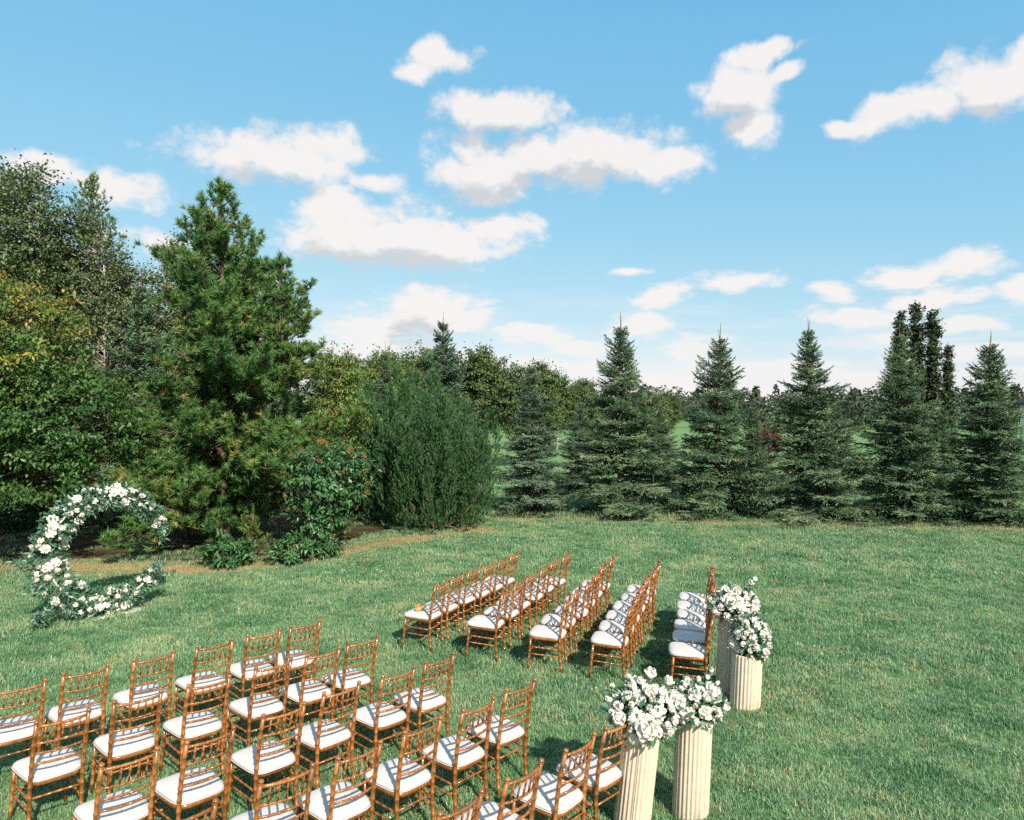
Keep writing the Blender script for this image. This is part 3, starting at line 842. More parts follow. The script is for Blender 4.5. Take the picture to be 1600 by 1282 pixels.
spruce(1, 9.6, 28.5, 3.7, 1.1, 1.2, 'low spruce behind, seen in the gap right of the broad light-tipped spruce', G2)
spruce(2, 12.6, 28.0, 3.9, 1.15, 2.2, 'low spruce behind, seen left of the dense spruce by the poplars', G2)
spruce(0, 16.2, 27.5, 4.1, 1.15, 4.2, 'low spruce behind, seen in the gap right of the dense spruce by the poplars', G2)
spruce(2, -2.34, 25.2, 6.9, 0.95, 5.6, 'blue spruce rising alone behind the rounded bushy pine', None)
spruce(3, -11.3, 22.0, 7.7, 0.95, 2.0, 'grey-green spruce with bare leader, left behind the big pine', None)
spruce(1, -13.8, 20.5, 6.2, 1.0, 0.7, 'filler spruce added for darkness deep behind the yellowing maple', None)  # filler tree put in to block light behind the arch
spruce(0, -9.2, 23.5, 5.4, 1.1, 3.7, 'hidden filler spruce added for darkness behind the foot of the big pine', None)  # unseen filler tree, added to keep the background of the pine dark
spruce(3, -5.6, 24.4, 5.6, 0.9, 1.1, 'spruce top showing just right of the big pine crown', None)
spruce(1, -4.5, 26.0, 5.9, 0.7, 2.6, 'small pointed spruce top left of the blue spruce', None)

# ------------------------------------------------------------------ the big pine and the pine behind it
pm = pine_meshes(11, [0.75, 1.7, 2.6, 4.1, 5.4, 6.5, 7.35, 8.2, 9.1], [2.1, 2.7, 2.9, 2.6, 1.95, 1.55, 1.2, 0.7, 0.2], M['pine'], nl=0.155, shoots=1.3, second=[(1.55, -0.3, 2.6, 7.1, 1.15)])
plant('pine_tree', pm, (-7.45, 18.4, 0), 0.0, 1.0, 'largest pine, broad and dark green with several tops, centre of the left group')
pm2 = pine_meshes(12, [2.0, 4, 8, 11, 12], [2.2, 2.4, 1.6, 0.7, 0.15], M['pine'], shoots=0.7)
plant('pine_tree', pm2, (-15.2, 26.0, 0), 1.0, 0.98, 'pine whose pointed tip pokes above the grey-green aspens')

# ------------------------------------------------------------------ rounded bushy pine
def mugo():
    rg = np.random.default_rng(21)
    wood = MB(); nd = Needles()
    # a crowd of upright pointed masses, full to the ground
    P, D = [], []
    for k in range(22):
        a = k * 2.399; rr = 1.38 * math.sqrt((k + 0.3) / 22)
        h = (4.15 - 0.75 * (rr / 1.38) ** 2) * rg.uniform(0.78, 1.08); rs = rg.uniform(0.42, 0.6)
        c = np.array([rr * math.cos(a), rr * math.sin(a)]); lean = c * 0.12
        m_ = 250
        u = rg.uniform(0.0, 1, m_) ** 0.8; q = rg.uniform(0, 6.283, m_)
        pr = rs * np.interp(u, [0, 0.12, 0.5, 0.8, 1.0], [0.75, 0.95, 1.0, 0.6, 0.08]) * np.sqrt(rg.uniform(0.4, 1.0, m_))
        z = 0.08 + (h - 0.3) * u
        P.append(np.column_stack([c[0] + lean[0] * z + pr * np.cos(q), c[1] + lean[1] * z + pr * np.sin(q), z]))
        D.append(unit(np.column_stack([np.cos(q), np.sin(q), np.zeros(m_)]) * rg.uniform(0.1, 0.75, m_)[:, None] + np.array([0, 0, 1.0]) + rg.normal(0, 0.18, (m_, 3))))
    P, D = np.concatenate(P), np.concatenate(D); n = len(P)
    a = np.arctan2(P[:, 1], P[:, 0])
    L = rg.uniform(0.14, 0.32, n)
    T = np.clip(rg.normal(0.4, 0.17, n), 0, 1)
    brush(nd, rg, P, D, L, 0.028, 3, 0.09, 0.022, 0.6, T)
    for k in range(26):
        i = rg.choice(np.nonzero(P[:, 2] < 1.6)[0])
        az = a[i]; b0 = np.array([0.25 * math.cos(az), 0.25 * math.sin(az), 0.05])
        c = P[i]
        q = np.array([c[0] * 0.75, c[1] * 0.75, c[2] * 0.22 + 0.1])
        t = np.linspace(0, 1, 8)[:, None]
        pts = (1 - t) ** 2 * b0 + 2 * t * (1 - t) * q + t ** 2 * c + rg.normal(0, 0.02, (8, 3))
        wood.tube(pts, np.linspace(0.035, 0.008, 8), 5, cap=False)
    return wood.mesh('stems', M['twig'], True), nd.mesh('crown', M['mugo'], rg)
mm = mugo()
o = plant('mountain_pine', mm, (-2.15, 20.6, 0), 0.3, (0.9, 0.92, 0.95), 'rounded bushy pine with upright shoots at the edge of the open lawn', 'tree')
o = plant('mountain_pine', mm, (-3.35, 22.0, 0), 2.6, (0.95, 0.9, 1.14), 'second bushy pine, narrower, close behind the shrub with orange berries', 'tree')

# ------------------------------------------------------------------ broadleaf trees on the left
mp = leafy_meshes(31, 1.9, 0.12, [(0, 0, 3.4, 2.7, 2.4, 1.9), (0.3, 0, 5.0, 1.9, 1.8, 1.7), (-1.5, 0.2, 4.4, 2.0, 2, 2.0), (1.6, -0.2, 3.2, 1.9, 1.8, 1.5), (1.0, -.7, 2.1, 2.1, 1.5, 0.9), (-1.2, -.6, 2.0, 2.0, 1.5, 1.0)], 1250, 42, 0.11, 0.2, M['maple'], 'bark',
                  tone=lambda c: 0.18 + 0.5 * min(max((c[2] - 3.7) / 2.6, 0), 1) + (0.14 if c[0] < -0.5 and c[2] > 4 else 0), spread=0.14, drop=0.45, lmul=1.9)
plant('maple_tree', mp, (-11.85, 16.3, 0), 0.0, 1.0, 'maple turning yellow and orange at the left edge behind the floral arch')
ap = leafy_meshes(41, 3.0, 0.13, [(0, 0, 6.5, 2.2, 2.2, 3.2), (0.5, 0, 9.2, 1.3, 1.3, 2.4), (-0.9, 0, 8.0, 1.2, 1.2, 1.6), (1.2, 0.2, 7.6, 1.1, 1.1, 1.3)], 850, 36, 0.1, 0.24, M['aspen'], 'palebark', spread=0.18, drop=0.2, lmul=1.25)
ap2 = leafy_meshes(42, 3.0, 0.12, [(0, 0, 6.0, 2.0, 2.0, 3.0), (-0.3, 0, 8.6, 1.1, 1.1, 2.2), (0.9, 0, 7.4, 1.3, 1.2, 1.5)], 650, 36, 0.1, 0.24, M['aspen'], 'palebark', spread=0.18, drop=0.2, lmul=1.25)
GA = 'grey-green aspens behind the maple'
plant('aspen_tree', ap, (-16.9, 23.5, 0), 0.6, 1.02, 'tallest grey-green aspen at the left edge of the picture', 'tree', GA)
plant('aspen_tree', ap2, (-15.3, 23.0, 0), 2.0, 1.05, 'grey-green aspen with a pale curved upper stem, second from the left edge', 'tree', GA)
plant('aspen_tree', ap, (-13.4, 23.8, 0), 3.6, 0.88, 'shorter grey-green aspen just left of the grey-green spruce', 'tree', GA)
plant('aspen_tree', ap2, (-11.6, 25.5, 0), 1.1, 0.9, 'thin grey-green aspen showing between the grey-green spruce and the big pine', 'tree', GA)

# yellow-green small tree and the shrubs in front of it
lt = leafy_meshes(51, 1.2, 0.05, [(0, 0, 3.0, 0.85, 0.8, 1.3), (0.1, 0, 4.4, 0.5, 0.5, 0.75)], 170, 34, 0.1, 0.16, M['limeleaf'], 'twig', spread=0.16, drop=0.6, stems=3, lmul=2.2)
plant('young_tree', lt, (-4.75, 19.6, 0), 0.4, 1.0, 'slender yellow-green young tree between the big pine and the bushy pines')
lt2 = leafy_meshes(52, 1.5, 0.07, [(0, 0, 3.6, 1.6, 1.4, 1.9)], 260, 40, 0.13, 0.25, M['limeleaf'], 'twig', spread=0.16, drop=0.3, lmul=1.8)
plant('young_tree', lt2, (-5.2, 28.5, 0), 0.4, 1.05, 'bright lime-green bushy tree showing over the second bushy pine')

def berry_shrub():
    rg = np.random.default_rng(61)
    st, fo = leafy_meshes(62, 0.5, 0.035, [(0, 0, 1.75, 1.05, 0.9, 0.95), (-0.1, -0.1, 0.95, 0.75, 0.7, 0.55), (0.45, 0, 2.2, 0.6, 0.6, 0.5)], 300, 22, 0.135, 0.14, M['shrubleaf'], 'twig', spread=0.16, drop=0.5, stems=5, lmul=2.3)
    o = plant('berry_shrub', (st, fo), (-4.45, 17.1, 0), 0, 1.0, 'upright dark leafy shrub with orange berry heads beside the big pine', 'shrub')
    # flat orange heads, one mesh shared by all
    k = 60
    d = unit(rg.normal(size=(k, 3)) * np.array([1, 1, 0.45])); P = d * np.array([0.075, 0.075, 0.05]) * rg.uniform(0.3, 1, k)[:, None]
    me = leaf_mesh('berry_head', P, unit(d + rg.normal(0, 0.5, (k, 3))), perp(d, rg), np.full(k, 0.04), np.full(k, 0.03), rg.uniform(0, 1, k), M['berry'])
    for i in range(30):
        dd = unit(rg.normal(size=3)); dd[1] = -abs(dd[1]) * 0.9
        e = [(0, 0, 1.75, 1.05, 0.9, 0.95), (0.45, 0, 2.2, 0.6, 0.6, 0.5), (-0.1, -0.1, 0.95, 0.75, 0.7, 0.55)][rg.choice(3, p=[.55, .3, .15])]
        b = obj('berry_head', me, o)
        b.location = (e[0] + dd[0] * e[3], e[1] + dd[1] * e[4], e[2] + dd[2] * e[5])
        b.rotation_euler = (rg.normal(0, .4), rg.normal(0, .4), rg.uniform(0, 6)); b.scale = (rg.uniform(0.5, 0.95),) * 3
berry_shrub()

pe = leafy_meshes(71, 0.05, 0.012, [(0, 0, 0.3, 0.55, 0.5, 0.3)], 110, 16, 0.16, 0.08, M['shrubleaf'], 'twig', spread=0.16, drop=0.1, stems=6, lmul=3.0, shell=0.3)
plant('peony_bush', pe, (-6.25, 15.75, 0), 0.2, (1.0, 1, 1.1), 'low leafy bush right in front of the big pine trunk', 'shrub')
plant('peony_bush', pe, (-5.0, 16.1, 0), 2.2, (1.0, 1, 1.0), 'low leafy bush at the left foot of the berry shrub', 'shrub')
plant('peony_bush', pe, (-4.25, 16.55, 0), 4.2, (0.6, 0.6, 0.8), 'small ragged tuft of leaves under the berry shrub', 'shrub')
jn = pine_meshes(81, [0.1, 0.5, 0.9, 1.3], [0.3, 0.36, 0.25, 0.05], M['limeleaf'], nl=0.06, shoots=1.2)
plant('young_larch', jn, (-6.1, 16.6, 0), 0, 0.85, 'small yellow-green conifer beside the big pine trunk', 'shrub')
# thin trunks standing in the shade under the big pine and behind
for i, (x, y, h, lab) in enumerate([(-5.75, 18.9, 2.4, 'thin bare shaded trunk beside the berry shrub'), (-8.6, 18.9, 2.2, 'dark trunk stub in the shade behind the arch opening')]):
    mb = MB(); mb.tube(np.array([(0, 0, 0), (0.03, 0, h * .4), (-0.02, 0.02, h * .75), (0.1, 0, h)]), [0.07, 0.055, 0.05, 0.03], 7)
    t = empty('tree_trunk', (x, y, 0), 0, lab, 'trunk'); mb.build('trunk', M['bark'], t, True)
    b2 = MB(); b2.tube(np.array([(0.01, 0, h * .3), (0.22, 0, h * .55), (0.34, 0.05, h * .8)]), [0.035, 0.028, 0.015], 6); b2.build('limb', M['bark'], t, True)

# ------------------------------------------------------------------ mid-distance and far trees
fd = [leafy_meshes(91, 1.5, 0.12, [(0, 0, 4.2, 2.0, 2.0, 2.6), (0.8, 0, 5.6, 1.2, 1.2, 1.3)], 340, 46, 0.16, 0.28, M['olive'], 'palebark', spread=0.2, lmul=1.5),
      leafy_meshes(92, 1.5, 0.12, [(0, 0, 4.0, 2.3, 2.0, 2.5), (-0.9, 0, 5.4, 1.1, 1.2, 1.2)], 340, 46, 0.16, 0.28, M['olive'], 'palebark', spread=0.2, lmul=1.5),
      leafy_meshes(93, 1.5, 0.12, [(0, 0, 4.0, 2.2, 2.0, 2.8)], 320, 46, 0.17, 0.3, M['aspen'], 'palebark', spread=0.2, lmul=1.3)]
GB = 'broadleaf trees in the middle distance'
mids = [(2, -10.0, 40, 1.05, 'grey-green far tree just right of the big pine crown'), (0, -6.6, 40, 0.98, 'olive far tree left of the small pointed spruce'),
        (1, -4.0, 42, 1.08, 'dark olive far tree directly left of the blue spruce'), (2, -5.6, 44, 1.12, 'tall grey far tree behind the small pointed spruce'),
        (0, -1.6, 42, 1.05, 'olive far tree directly right of the blue spruce'), (1, 0.9, 40, 0.96, 'brownish olive far tree left of the shortest row spruce'),
        (0, 3.2, 52, 0.85, 'low olive far tree in the gap right of the shortest row spruce'), (1, 5.2, 54, 0.88, 'low olive far tree just left of the tall dark spruce'),
        (2, 11.5, 58, 0.72, 'low far tree in the gap right of the tall dark spruce'), (0, 13.0, 60, 0.7, 'low far tree left of the broad light-tipped spruce')]
for v, x, y, s, lab in mids:
    s *= 0.94
    plant('broadleaf_tree', fd[v], (x, y, 0), random.uniform(0, 6), s, lab, 'tree', GB)
rb = leafy_meshes(95, 0.3, 0.04, [(0, 0, 1.6, 1.3, 1.2, 1.4)], 120, 36, 0.18, 0.22, M['redleaf'], 'bark', lmul=1.6)
plant('red_shrub', rb, (14.35, 40.5, 0), 0, 0.82, 'dark red shrub in the gap right of the broad light-tipped spruce', 'shrub')

cp = [leafy_meshes(96 + k, 0.5, 0.1, [(0, 0, 1.5 + 1.1 * j, 0.52 - 0.04 * j, 0.52 - 0.04 * j, 1.2) for j in range(7)], 420, 36, 0.14, 0.15, M['poplar'], 'bark', spread=0.18, lmul=1.4, shell=0.4) for k in range(2)]
for v, x, s, lab in [(0, 21.7, 0.95, 'columnar poplar with top behind the dense spruce tip, leftmost of four'), (1, 22.7, 1.0, 'tallest of the four columnar poplars'),
                     (0, 23.45, 0.96, 'columnar poplar immediately right of the tallest one'), (1, 24.1, 0.74, 'shortest of the four columnar poplars, at their right')]:
    plant('columnar_poplar', cp[v], (x, 40 + random.uniform(-.4, .4), 0), random.uniform(0, 6), (s, s, s * 1.0), lab, 'tree', 'columnar poplars')

def far_wood():
    rg = np.random.default_rng(99)
    C, Rr = [], []
    for k in range(440):
        y = rg.uniform(95, 230); x = rg.uniform(-0.95, 0.95) * y
        h = rg.uniform(3.9, 6.2) * (0.75 + y / 420) * (1.0 if x < 20 else 1.06)
        C.append((x, y, h)); Rr.append(rg.uniform(1.8, 3.6))
    C = np.array(C); Rr = np.array(Rr)
    per = 170
    idx = np.repeat(np.arange(len(C)), per); n = len(idx)
    d = unit(rg.normal(size=(n, 3)))
    zt = C[idx, 2] * 0.5
    con = (rg.uniform(0, 1, len(C)) < 0.4)[idx]
    P = np.column_stack([C[idx, 0] + d[:, 0] * Rr[idx], C[idx, 1] + d[:, 1] * Rr[idx], zt + d[:, 2] * zt])
    f = P[:, 2] / C[idx, 2]
    k = np.where(con, np.clip(1.25 * (1 - f), 0.05, 1), 1)
    P[:, 0] = C[idx, 0] + (P[:, 0] - C[idx, 0]) * k; P[:, 1] = C[idx, 1] + (P[:, 1] - C[idx, 1]) * k
    D = unit(rg.normal(size=(n, 3)) + np.array([0, 0, .3])); U = unit(d + rg.normal(0, .3, (n, 3)))
    T = np.clip(np.where(con, 0.15, 0.55) + rg.normal(0, .2, len(C))[idx] + rg.normal(0, .1, n), 0, 1)
    me = leaf_mesh('far_wood', P, D, U, rg.uniform(.4, .85, n), rg.uniform(.3, .6, n), T, M['farwood'])
    tag(obj('far_wood', me), 'distant mixed wood along the horizon', 'wood', kind='stuff')
far_wood()

# ------------------------------------------------------------------ the house at the right edge
def house():
    o = empty('house', (48.6, 60.7, 0), R(-35), 'white-walled house with grey hipped roof at the right edge behind the spruces', 'house')
    w = MB(); w.box(-4.5, 5.5, -4, 4, 0, 3.6); w.build('wall', M['siding'], o)
    r = MB(); e = 0.5
    r.add([(-4.5 - e, -4 - e, 3.63), (5.5 + e, -4 - e, 3.63), (5.5 + e, 4 + e, 3.63), (-4.5 - e, 4 + e, 3.63), (-1.6, 0, 5.6), (2.6, 0, 5.6)],
          [(0, 1, 5, 4), (2, 3, 4, 5), (0, 3, 2, 1)], [(1, 2, 5), (3, 0, 4)])
    ro = r.build('roof', M['shingle'], o)
    c = MB(); c.box(2.2, 2.9, 0.6, 1.2, 4.6, 6.3); c.build('chimney', M['darktrim'], ro)
    f = MB(); f.box(-5.05, 6.05, -4.55, -4.46, 3.45, 3.627); f.build('fascia', M['darktrim'], o)
    for x in (-2.8, 0.2, 3.4):
        fr = MB(); fr.box(x - .75, x + .75, -4.06, -4.003, 0.95, 2.15); fo = fr.build('window', M['siding'], o)
        p = MB(); p.box(x - .65, x + .65, -4.075, -4.063, 1.05, 2.05); p.build('pane', M['pane'], fo)
    d = MB(); d.box(-1.5, -0.6, -4.05, -4.003, 0.05, 2.1); do = d.build('door', M['darktrim'], o)
    h = MB(); h.box(-0.75, -0.68, -4.11, -4.053, 1.0, 1.06); h.build('handle', M['whiteplate'], do)
house()

# ------------------------------------------------------------------ chiavari chair
def ringed(mb, pts, r, step, k=8, bulge=1.28, w=0.0055, ends=0.0):
    """tube along a polyline with raised bamboo rings every `step` metres"""
    pts = np.asarray(pts, float)
    seg = np.linalg.norm(np.diff(pts, axis=0), axis=1); s = np.concatenate([[0], np.cumsum(seg)]); Ltot = s[-1]
    ss = [(0, r)]
    nr = max(int(round(Ltot / step)), 1)
    for i in range(1, nr):
        c = Ltot * i / nr
        ss += [(c - w * 1.6, r), (c - w * .7, r * bulge), (c, r * 1.1), (c + w * .7, r * bulge), (c + w * 1.6, r)] if r > 0.011 else [(c - w, r), (c - w * .5, r * bulge), (c + w * .5, r * bulge), (c + w, r)]
    for q in s[1:-1]: ss.append((q, r))
    ss.append((Ltot, r))
    ss.sort()
    t = np.array([a for a, _ in ss]); rr = np.array([b for _, b in ss])
    P = np.stack([np.interp(t, s, pts[:, i]) for i in range(3)], 1)
    mb.tube(P, rr, k)

def chair_meshes():
    W = M['wood']; parts = []
    def part(name, fn):
        mb = MB(); fn(mb); parts.append((name, mb.mesh(name, W, True)))
    xb, xf = 0.178, 0.195            # half spacing of rear posts, front legs
    def post_pts(sx):
        z = np.array([0, 0.12, 0.25, 0.36, 0.45, 0.6, 0.75, 0.885])
        y = np.array([-0.24, -0.212, -0.195, -0.187, -0.187, -0.195, -0.21, -0.235])
        return np.column_stack([np.full(8, sx * xb), y, z])
    def post(sx):
        def f(mb):
            p = post_pts(sx)
            ringed(mb, p, 0.0155, 0.082)
            t = p[-1]; d = unit(p[-1] - p[-2])
            st = [(0, .0145), (.004, .0185), (.009, .0185), (.012, .0135), (.017, .0145), (.022, .0185), (.03, .0195), (.036, .016), (.039, .007)]
            mb.tube(np.array([t + d * a for a, _ in st]), [b for _, b in st], 8)
        return f
    for sx in (-1, 1): part('rear_post', post(sx))
    for sx in (-1, 1):
        part('front_leg', lambda mb, sx=sx: ringed(mb, [(sx * xf, 0.19, 0), (sx * xf * .985, 0.178, 0.22), (sx * xf * .97, 0.172, 0.405)], 0.0135, 0.08))
    def yb(z): p = post_pts(1); return np.interp(z, p[:, 2], p[:, 1])
    def rail(z, r, bow, step):
        t = np.linspace(-1, 1, 9)
        pts = np.column_stack([t * (xb - 0.008), yb(z) - bow * (1 - t ** 2), np.full(9, z)])
        return lambda mb: ringed(mb, pts, r, step, 7)
    part('top_rail', rail(0.872, 0.0115, 0.03, 0.07))
    for z in (0.735, 0.655, 0.575): part('back_rail', rail(z, 0.0095, 0.03, 0.07))
    for i in range(5):
        x = (i - 2) * 0.058; u = x / xb
        y0, y1 = yb(0.735) - .03 * (1 - u * u), yb(0.872) - .03 * (1 - u * u)
        part('spindle', lambda mb, x=x, y0=y0, y1=y1: ringed(mb, [(x, y0, 0.74), (x, y1, 0.868)], 0.0072, 0.045, 6, 1.35, 0.006))
    # seat frame: rounded trapezoid
    def outline(g, n=40):
        th = np.arange(n) * 2 * np.pi / n
        ex = 0.45
        cx = np.sign(np.cos(th)) * np.abs(np.cos(th)) ** ex; cy = np.sign(np.sin(th)) * np.abs(np.sin(th)) ** ex
        hw = np.interp(cy, [-1, 1], [0.18, 0.21]) + g
        return np.column_stack([cx * hw, cy * (0.206 + g) + 0.003])
    def frame(mb):
        n = 40; lv = [(-0.002, .398), (0.004, .402), (0.006, .42), (0.002, .432), (-0.03, .4325), (-0.03, .398)]
        V = np.concatenate([np.column_stack([outline(g, n), np.full(n, z)]) for g, z in lv])
        Q = []
        for a in range(6):
            b = (a + 1) % 6
            for j in range(n):
                k = (j + 1) % n; Q.append((a * n + j, a * n + k, b * n + k, b * n + j))
        mb.add(V, Q)
    part('seat_frame', frame)
    def str_(a, b, r=0.0088): return lambda mb: ringed(mb, [a, b], r, 0.075, 7, 1.25)
    def fl(sx, z): return (sx * np.interp(z, [0, .22, .405], [xf, xf * .985, xf * .97]), np.interp(z, [0, .22, .405], [.19, .178, .172]), z)
    def rl(sx, z): return (sx * xb, yb(z), z)
    for sx in (-1, 1):
        for z in (0.30, 0.215): part('side_stretcher', str_(fl(sx, z), rl(sx, z)))
    for z in (0.325, 0.24): part('front_stretcher', str_(fl(-1, z), fl(1, z)))
    part('rear_stretcher', str_(rl(-1, 0.31), rl(1, 0.31)))
    # cushion
    mb = MB(); n = 40
    lv = [(-0.004, .4335), (0.006, .437), (0.011, .447), (0.006, .4575), (-0.02, .468), (-0.07, .4755), (-0.13, .478)]
    V = np.concatenate([np.column_stack([outline(g, n), np.full(n, z)]) for g, z in lv] + [np.array([[0, 0, .479]])])
    Q = [(a * n + j, a * n + (j + 1) % n, (a + 1) * n + (j + 1) % n, (a + 1) * n + j) for a in range(6) for j in range(n)]
    T = [(6 * n + j, 6 * n + (j + 1) % n, 7 * n) for j in range(n)]
    mb.add(V, Q, T)
    parts.append(('cushion', mb.mesh('cushion', M['cushion'], True)))
    pp = MB(); ol = outline(0.0115, n); ol = np.vstack([ol, ol[:1]])
    pp.tube(np.column_stack([ol, np.full(n + 1, .4375)]), 0.0042, 5, cap=False)
    return parts, pp.mesh('piping', M['cushion'], True)
CHAIR, PIPING = chair_meshes()
ORD = ['first', 'second', 'third', 'fourth', 'fifth', 'sixth', 'seventh']

CS = 1.09
rj = random.Random(5)
def chair(x, y, rz, label, group, dz=0.0):
    o = empty('chiavari_chair', (x, y, dz), rz, label, 'chair', group)
    tilt = Matrix.Rotation(R(3.4) + rj.uniform(-.012, .012), 3, 'Y') @ Matrix.Rotation(rj.uniform(-.014, .014), 3, 'X')   # the lawn falls gently to the right
    o.rotation_euler = (tilt @ Matrix.Rotation(rz, 3, 'Z')).to_euler()
    o.scale = (CS, CS, CS)
    for nm, me in CHAIR:
        p = obj(nm, me, o)
        if nm == 'cushion':
            p.location = (rj.uniform(-.006, .006), rj.uniform(-.006, .006), 0); p.rotation_euler = (rj.uniform(-.012, .004), rj.uniform(-.01, .01), rj.uniform(-.04, .04))
            obj('piping', PIPING, p)
    return o

# block of rows on the left, in front of the camera: (midpoint of the two back post tops, facing away to the arch)
def from_top(xl, yl, xr, yr):
    H = (3.6 - 0.922 * CS) * 1120
    out = []
    for x, y in ((xl, yl), (xr, yr)):
        Z = H / (y - 630); out.append(((x - 800) * Z / 1120, Z))
    return out
LEFT = [
    [(455, 976, 498, 966.6), (389, 989, 436, 980.6), (307, 1007.6, 362, 997), (209, 1028, 273, 1015), (96.5, 1052, 168, 1037.5), (-12, 1078, 68, 1059)],
    [(546, 1003, 588, 993), (480, 1021, 527, 1010), (400, 1042, 450, 1028), (291, 1069, 357, 1054), (178, 1093, 252.5, 1078), (50, 1128.5, 136, 1106)],
    [(668.5, 1032.6, 709, 1019.6), (600, 1054, 646, 1041), (507.6, 1083, 560.6, 1065), (409.5, 1115.5, 473, 1096), (286, 1161, 363, 1132), (153, 1195, 245, 1167.5)],
    [(792, 1075, 832.6, 1060), (728.6, 1107, 770, 1089.5), (635, 1143, 689.6, 1120), (526.5, 1181, 594, 1156), (405, 1214, 487.5, 1195), (240, 1283, 331.5, 1252)],
    [(951, 1132, 988.6, 1117), (886, 1167.5, 927, 1143), (790, 1216, 845.6, 1184), (686, 1268, 753, 1232.5)]]
ROWN = ['front row', 'second row', 'third row', 'fourth row', 'rearmost row']
for r, row in enumerate(LEFT):
    for i, p in enumerate(row):
        (ax, ay), (bx, by) = from_top(*p)
        rz = math.atan2(by - ay, bx - ax)
        rz = 0.35 * rz + 0.65 * R(51)
        cx, cy = (ax + bx) / 2, (ay + by) / 2
        off = 0.24 * CS
        cx += -math.sin(rz) * off - 0.06; cy += math.cos(rz) * off
        where = 'at the centre aisle' if i == 0 else ORD[i] + ' from the centre aisle'
        chair(cx, cy, rz, 'wooden chair with white cushion, near left block, %s, %s' % (ROWN[r], where), 'chairs of the near left block')

RIGHT = [((-1.30, 10.69), (-0.194, 12.75)), ((-0.386, 10.28), (0.68, 12.70)), ((0.50, 9.82), (1.46, 12.39)), ((1.327, 9.53), (2.173, 12.05)), ((2.28, 9.13), (2.95, 11.57))]
first_seat = None
for r, (a, b) in enumerate(RIGHT):
    ang = math.atan2(b[1] - a[1], b[0] - a[0]) + R([8, 5, 4, 4, 4][r])
    for i in range(6):
        t = i / 5
        x = (a[0] + (b[0] - a[0]) * t) * 0.99 - 0.03 + rj.uniform(-.02, .02); y = (a[1] + (b[1] - a[1]) * t) * 0.99 + rj.uniform(-.02, .02)
        where = 'at the centre aisle' if i == 0 else ORD[i] + ' from the centre aisle'
        c = chair(x, y, ang + rj.uniform(-.05, .05), 'wooden chair with white cushion, far right block, %s, %s' % (ROWN[r], where), 'chairs of the far right block')
        if r == 0 and i == 0: first_seat = c

# ------------------------------------------------------------------ flowers
def petal_grid(L, W, cup, curl, n=3, k=4):
    """petal with its base at the origin, growing along +z, concave towards -y"""
    V = []; 
    for j in range(k + 1):
        v = j / k
        w = W * math.sin(math.pi * min(0.18 + 0.72 * v, 1)) ** 0.7 * 0.5
        for i in range(n + 1):
            u = i / n * 2 - 1
            V.append((u * w, cup * W * (u * u) * -0.6 - curl * L * v * v, L * v * (1 - 0.1 * u * u * v)))
    Q = [(j * (n + 1) + i, j * (n + 1) + i + 1, (j + 1) * (n + 1) + i + 1, (j + 1) * (n + 1) + i) for j in range(k) for i in range(n)]
    return np.array(V), np.array(Q)

def bloom_mesh(seed, layers, name):
    """layers: (count, length, width, opening angle, curl)"""
    rg = np.random.default_rng(seed)
    mb = MB(); tint = []
    for li, (c, L, W, op, curl) in enumerate(layers):
        for i in range(c):
            V, Q = petal_grid(L * rg.uniform(.88, 1.1), W * rg.uniform(.9, 1.1), 0.5, curl, 2, 3)
            V = V * np.array([1, -1, 1])
            Mx = Matrix.Rotation(i * 2 * math.pi / c + li * 0.7 + rg.normal(0, .12), 3, 'Z') @ Matrix.Rotation(-(op + rg.normal(0, .1)), 3, 'X')
            V = V @ np.array(Mx).T
            mb.add(V, Q)
            tint += [np.clip((0.85 - 0.18 * li if li < 2 else 0.35) * rg.uniform(0.5, 1), 0, 1)] * len(Q)
    # a full heart so that no dark gaps show between the petals
    th = np.linspace(0, np.pi, 6); ph = np.arange(8) * np.pi / 4
    rc = 0.62
    V = np.array([(rc * math.sin(a) * math.cos(p), rc * math.sin(a) * math.sin(p), 0.1 + rc * math.cos(a)) for a in th for p in ph])
    Q = [(a * 8 + j, a * 8 + (j + 1) % 8, (a + 1) * 8 + (j + 1) % 8, (a + 1) * 8 + j) for a in range(5) for j in range(8)]
    mb.add(V, Q); tint += [0.5] * len(Q)
    return mb.mesh(name, M['petal'], True, np.array(tint))
# radius about 1: scaled per bloom
PEONY = bloom_mesh(1, [(4, .75, .6, .15, -.1), (5, .9, .75, .45, -.12), (6, 1.0, .85, .8, -.1), (7, 1.08, .9, 1.15, 0), (7, 1.1, .9, 1.5, .05)], 'peony_bloom')
ROSE = bloom_mesh(2, [(3, .8, .6, .1, -.16), (4, .88, .8, .32, -.2), (5, .92, .9, .6, -.2), (6, .95, .9, .95, -.1)], 'rose_bloom')
POMPON = bloom_mesh(3, [(5, .6, .5, .15, -.2), (8, .75, .5, .5, -.2), (9, .85, .5, .9, -.15), (10, .9, .5, 1.3, -.12), (9, .85, .5, 1.75, -.1)], 'pompon_bloom')
BUD = bloom_mesh(4, [(3, 1.0, .8, .12, -.25), (4, 1.0, 1.0, .35, -.3), (4, .9, .95, .6, -.3)], 'flower_bud')
OPEN = bloom_mesh(5, [(5, 1.0, .8, 1.0, -.15), (6, 1.1, .85, 1.35, -.05)], 'open_bloom')

_sm = MB()
for _a in range(10):
    _t = _a * 2.399; _r = 0.2 * math.sqrt(_a / 10)
    _sm.tube(np.array([(_r * math.cos(_t), _r * math.sin(_t), 0.05), (_r * 1.4 * math.cos(_t), _r * 1.4 * math.sin(_t), 0.42)]), [0.035, 0.06], 5)
STAMEN = _sm.mesh('stamens', M['stamen'], True)

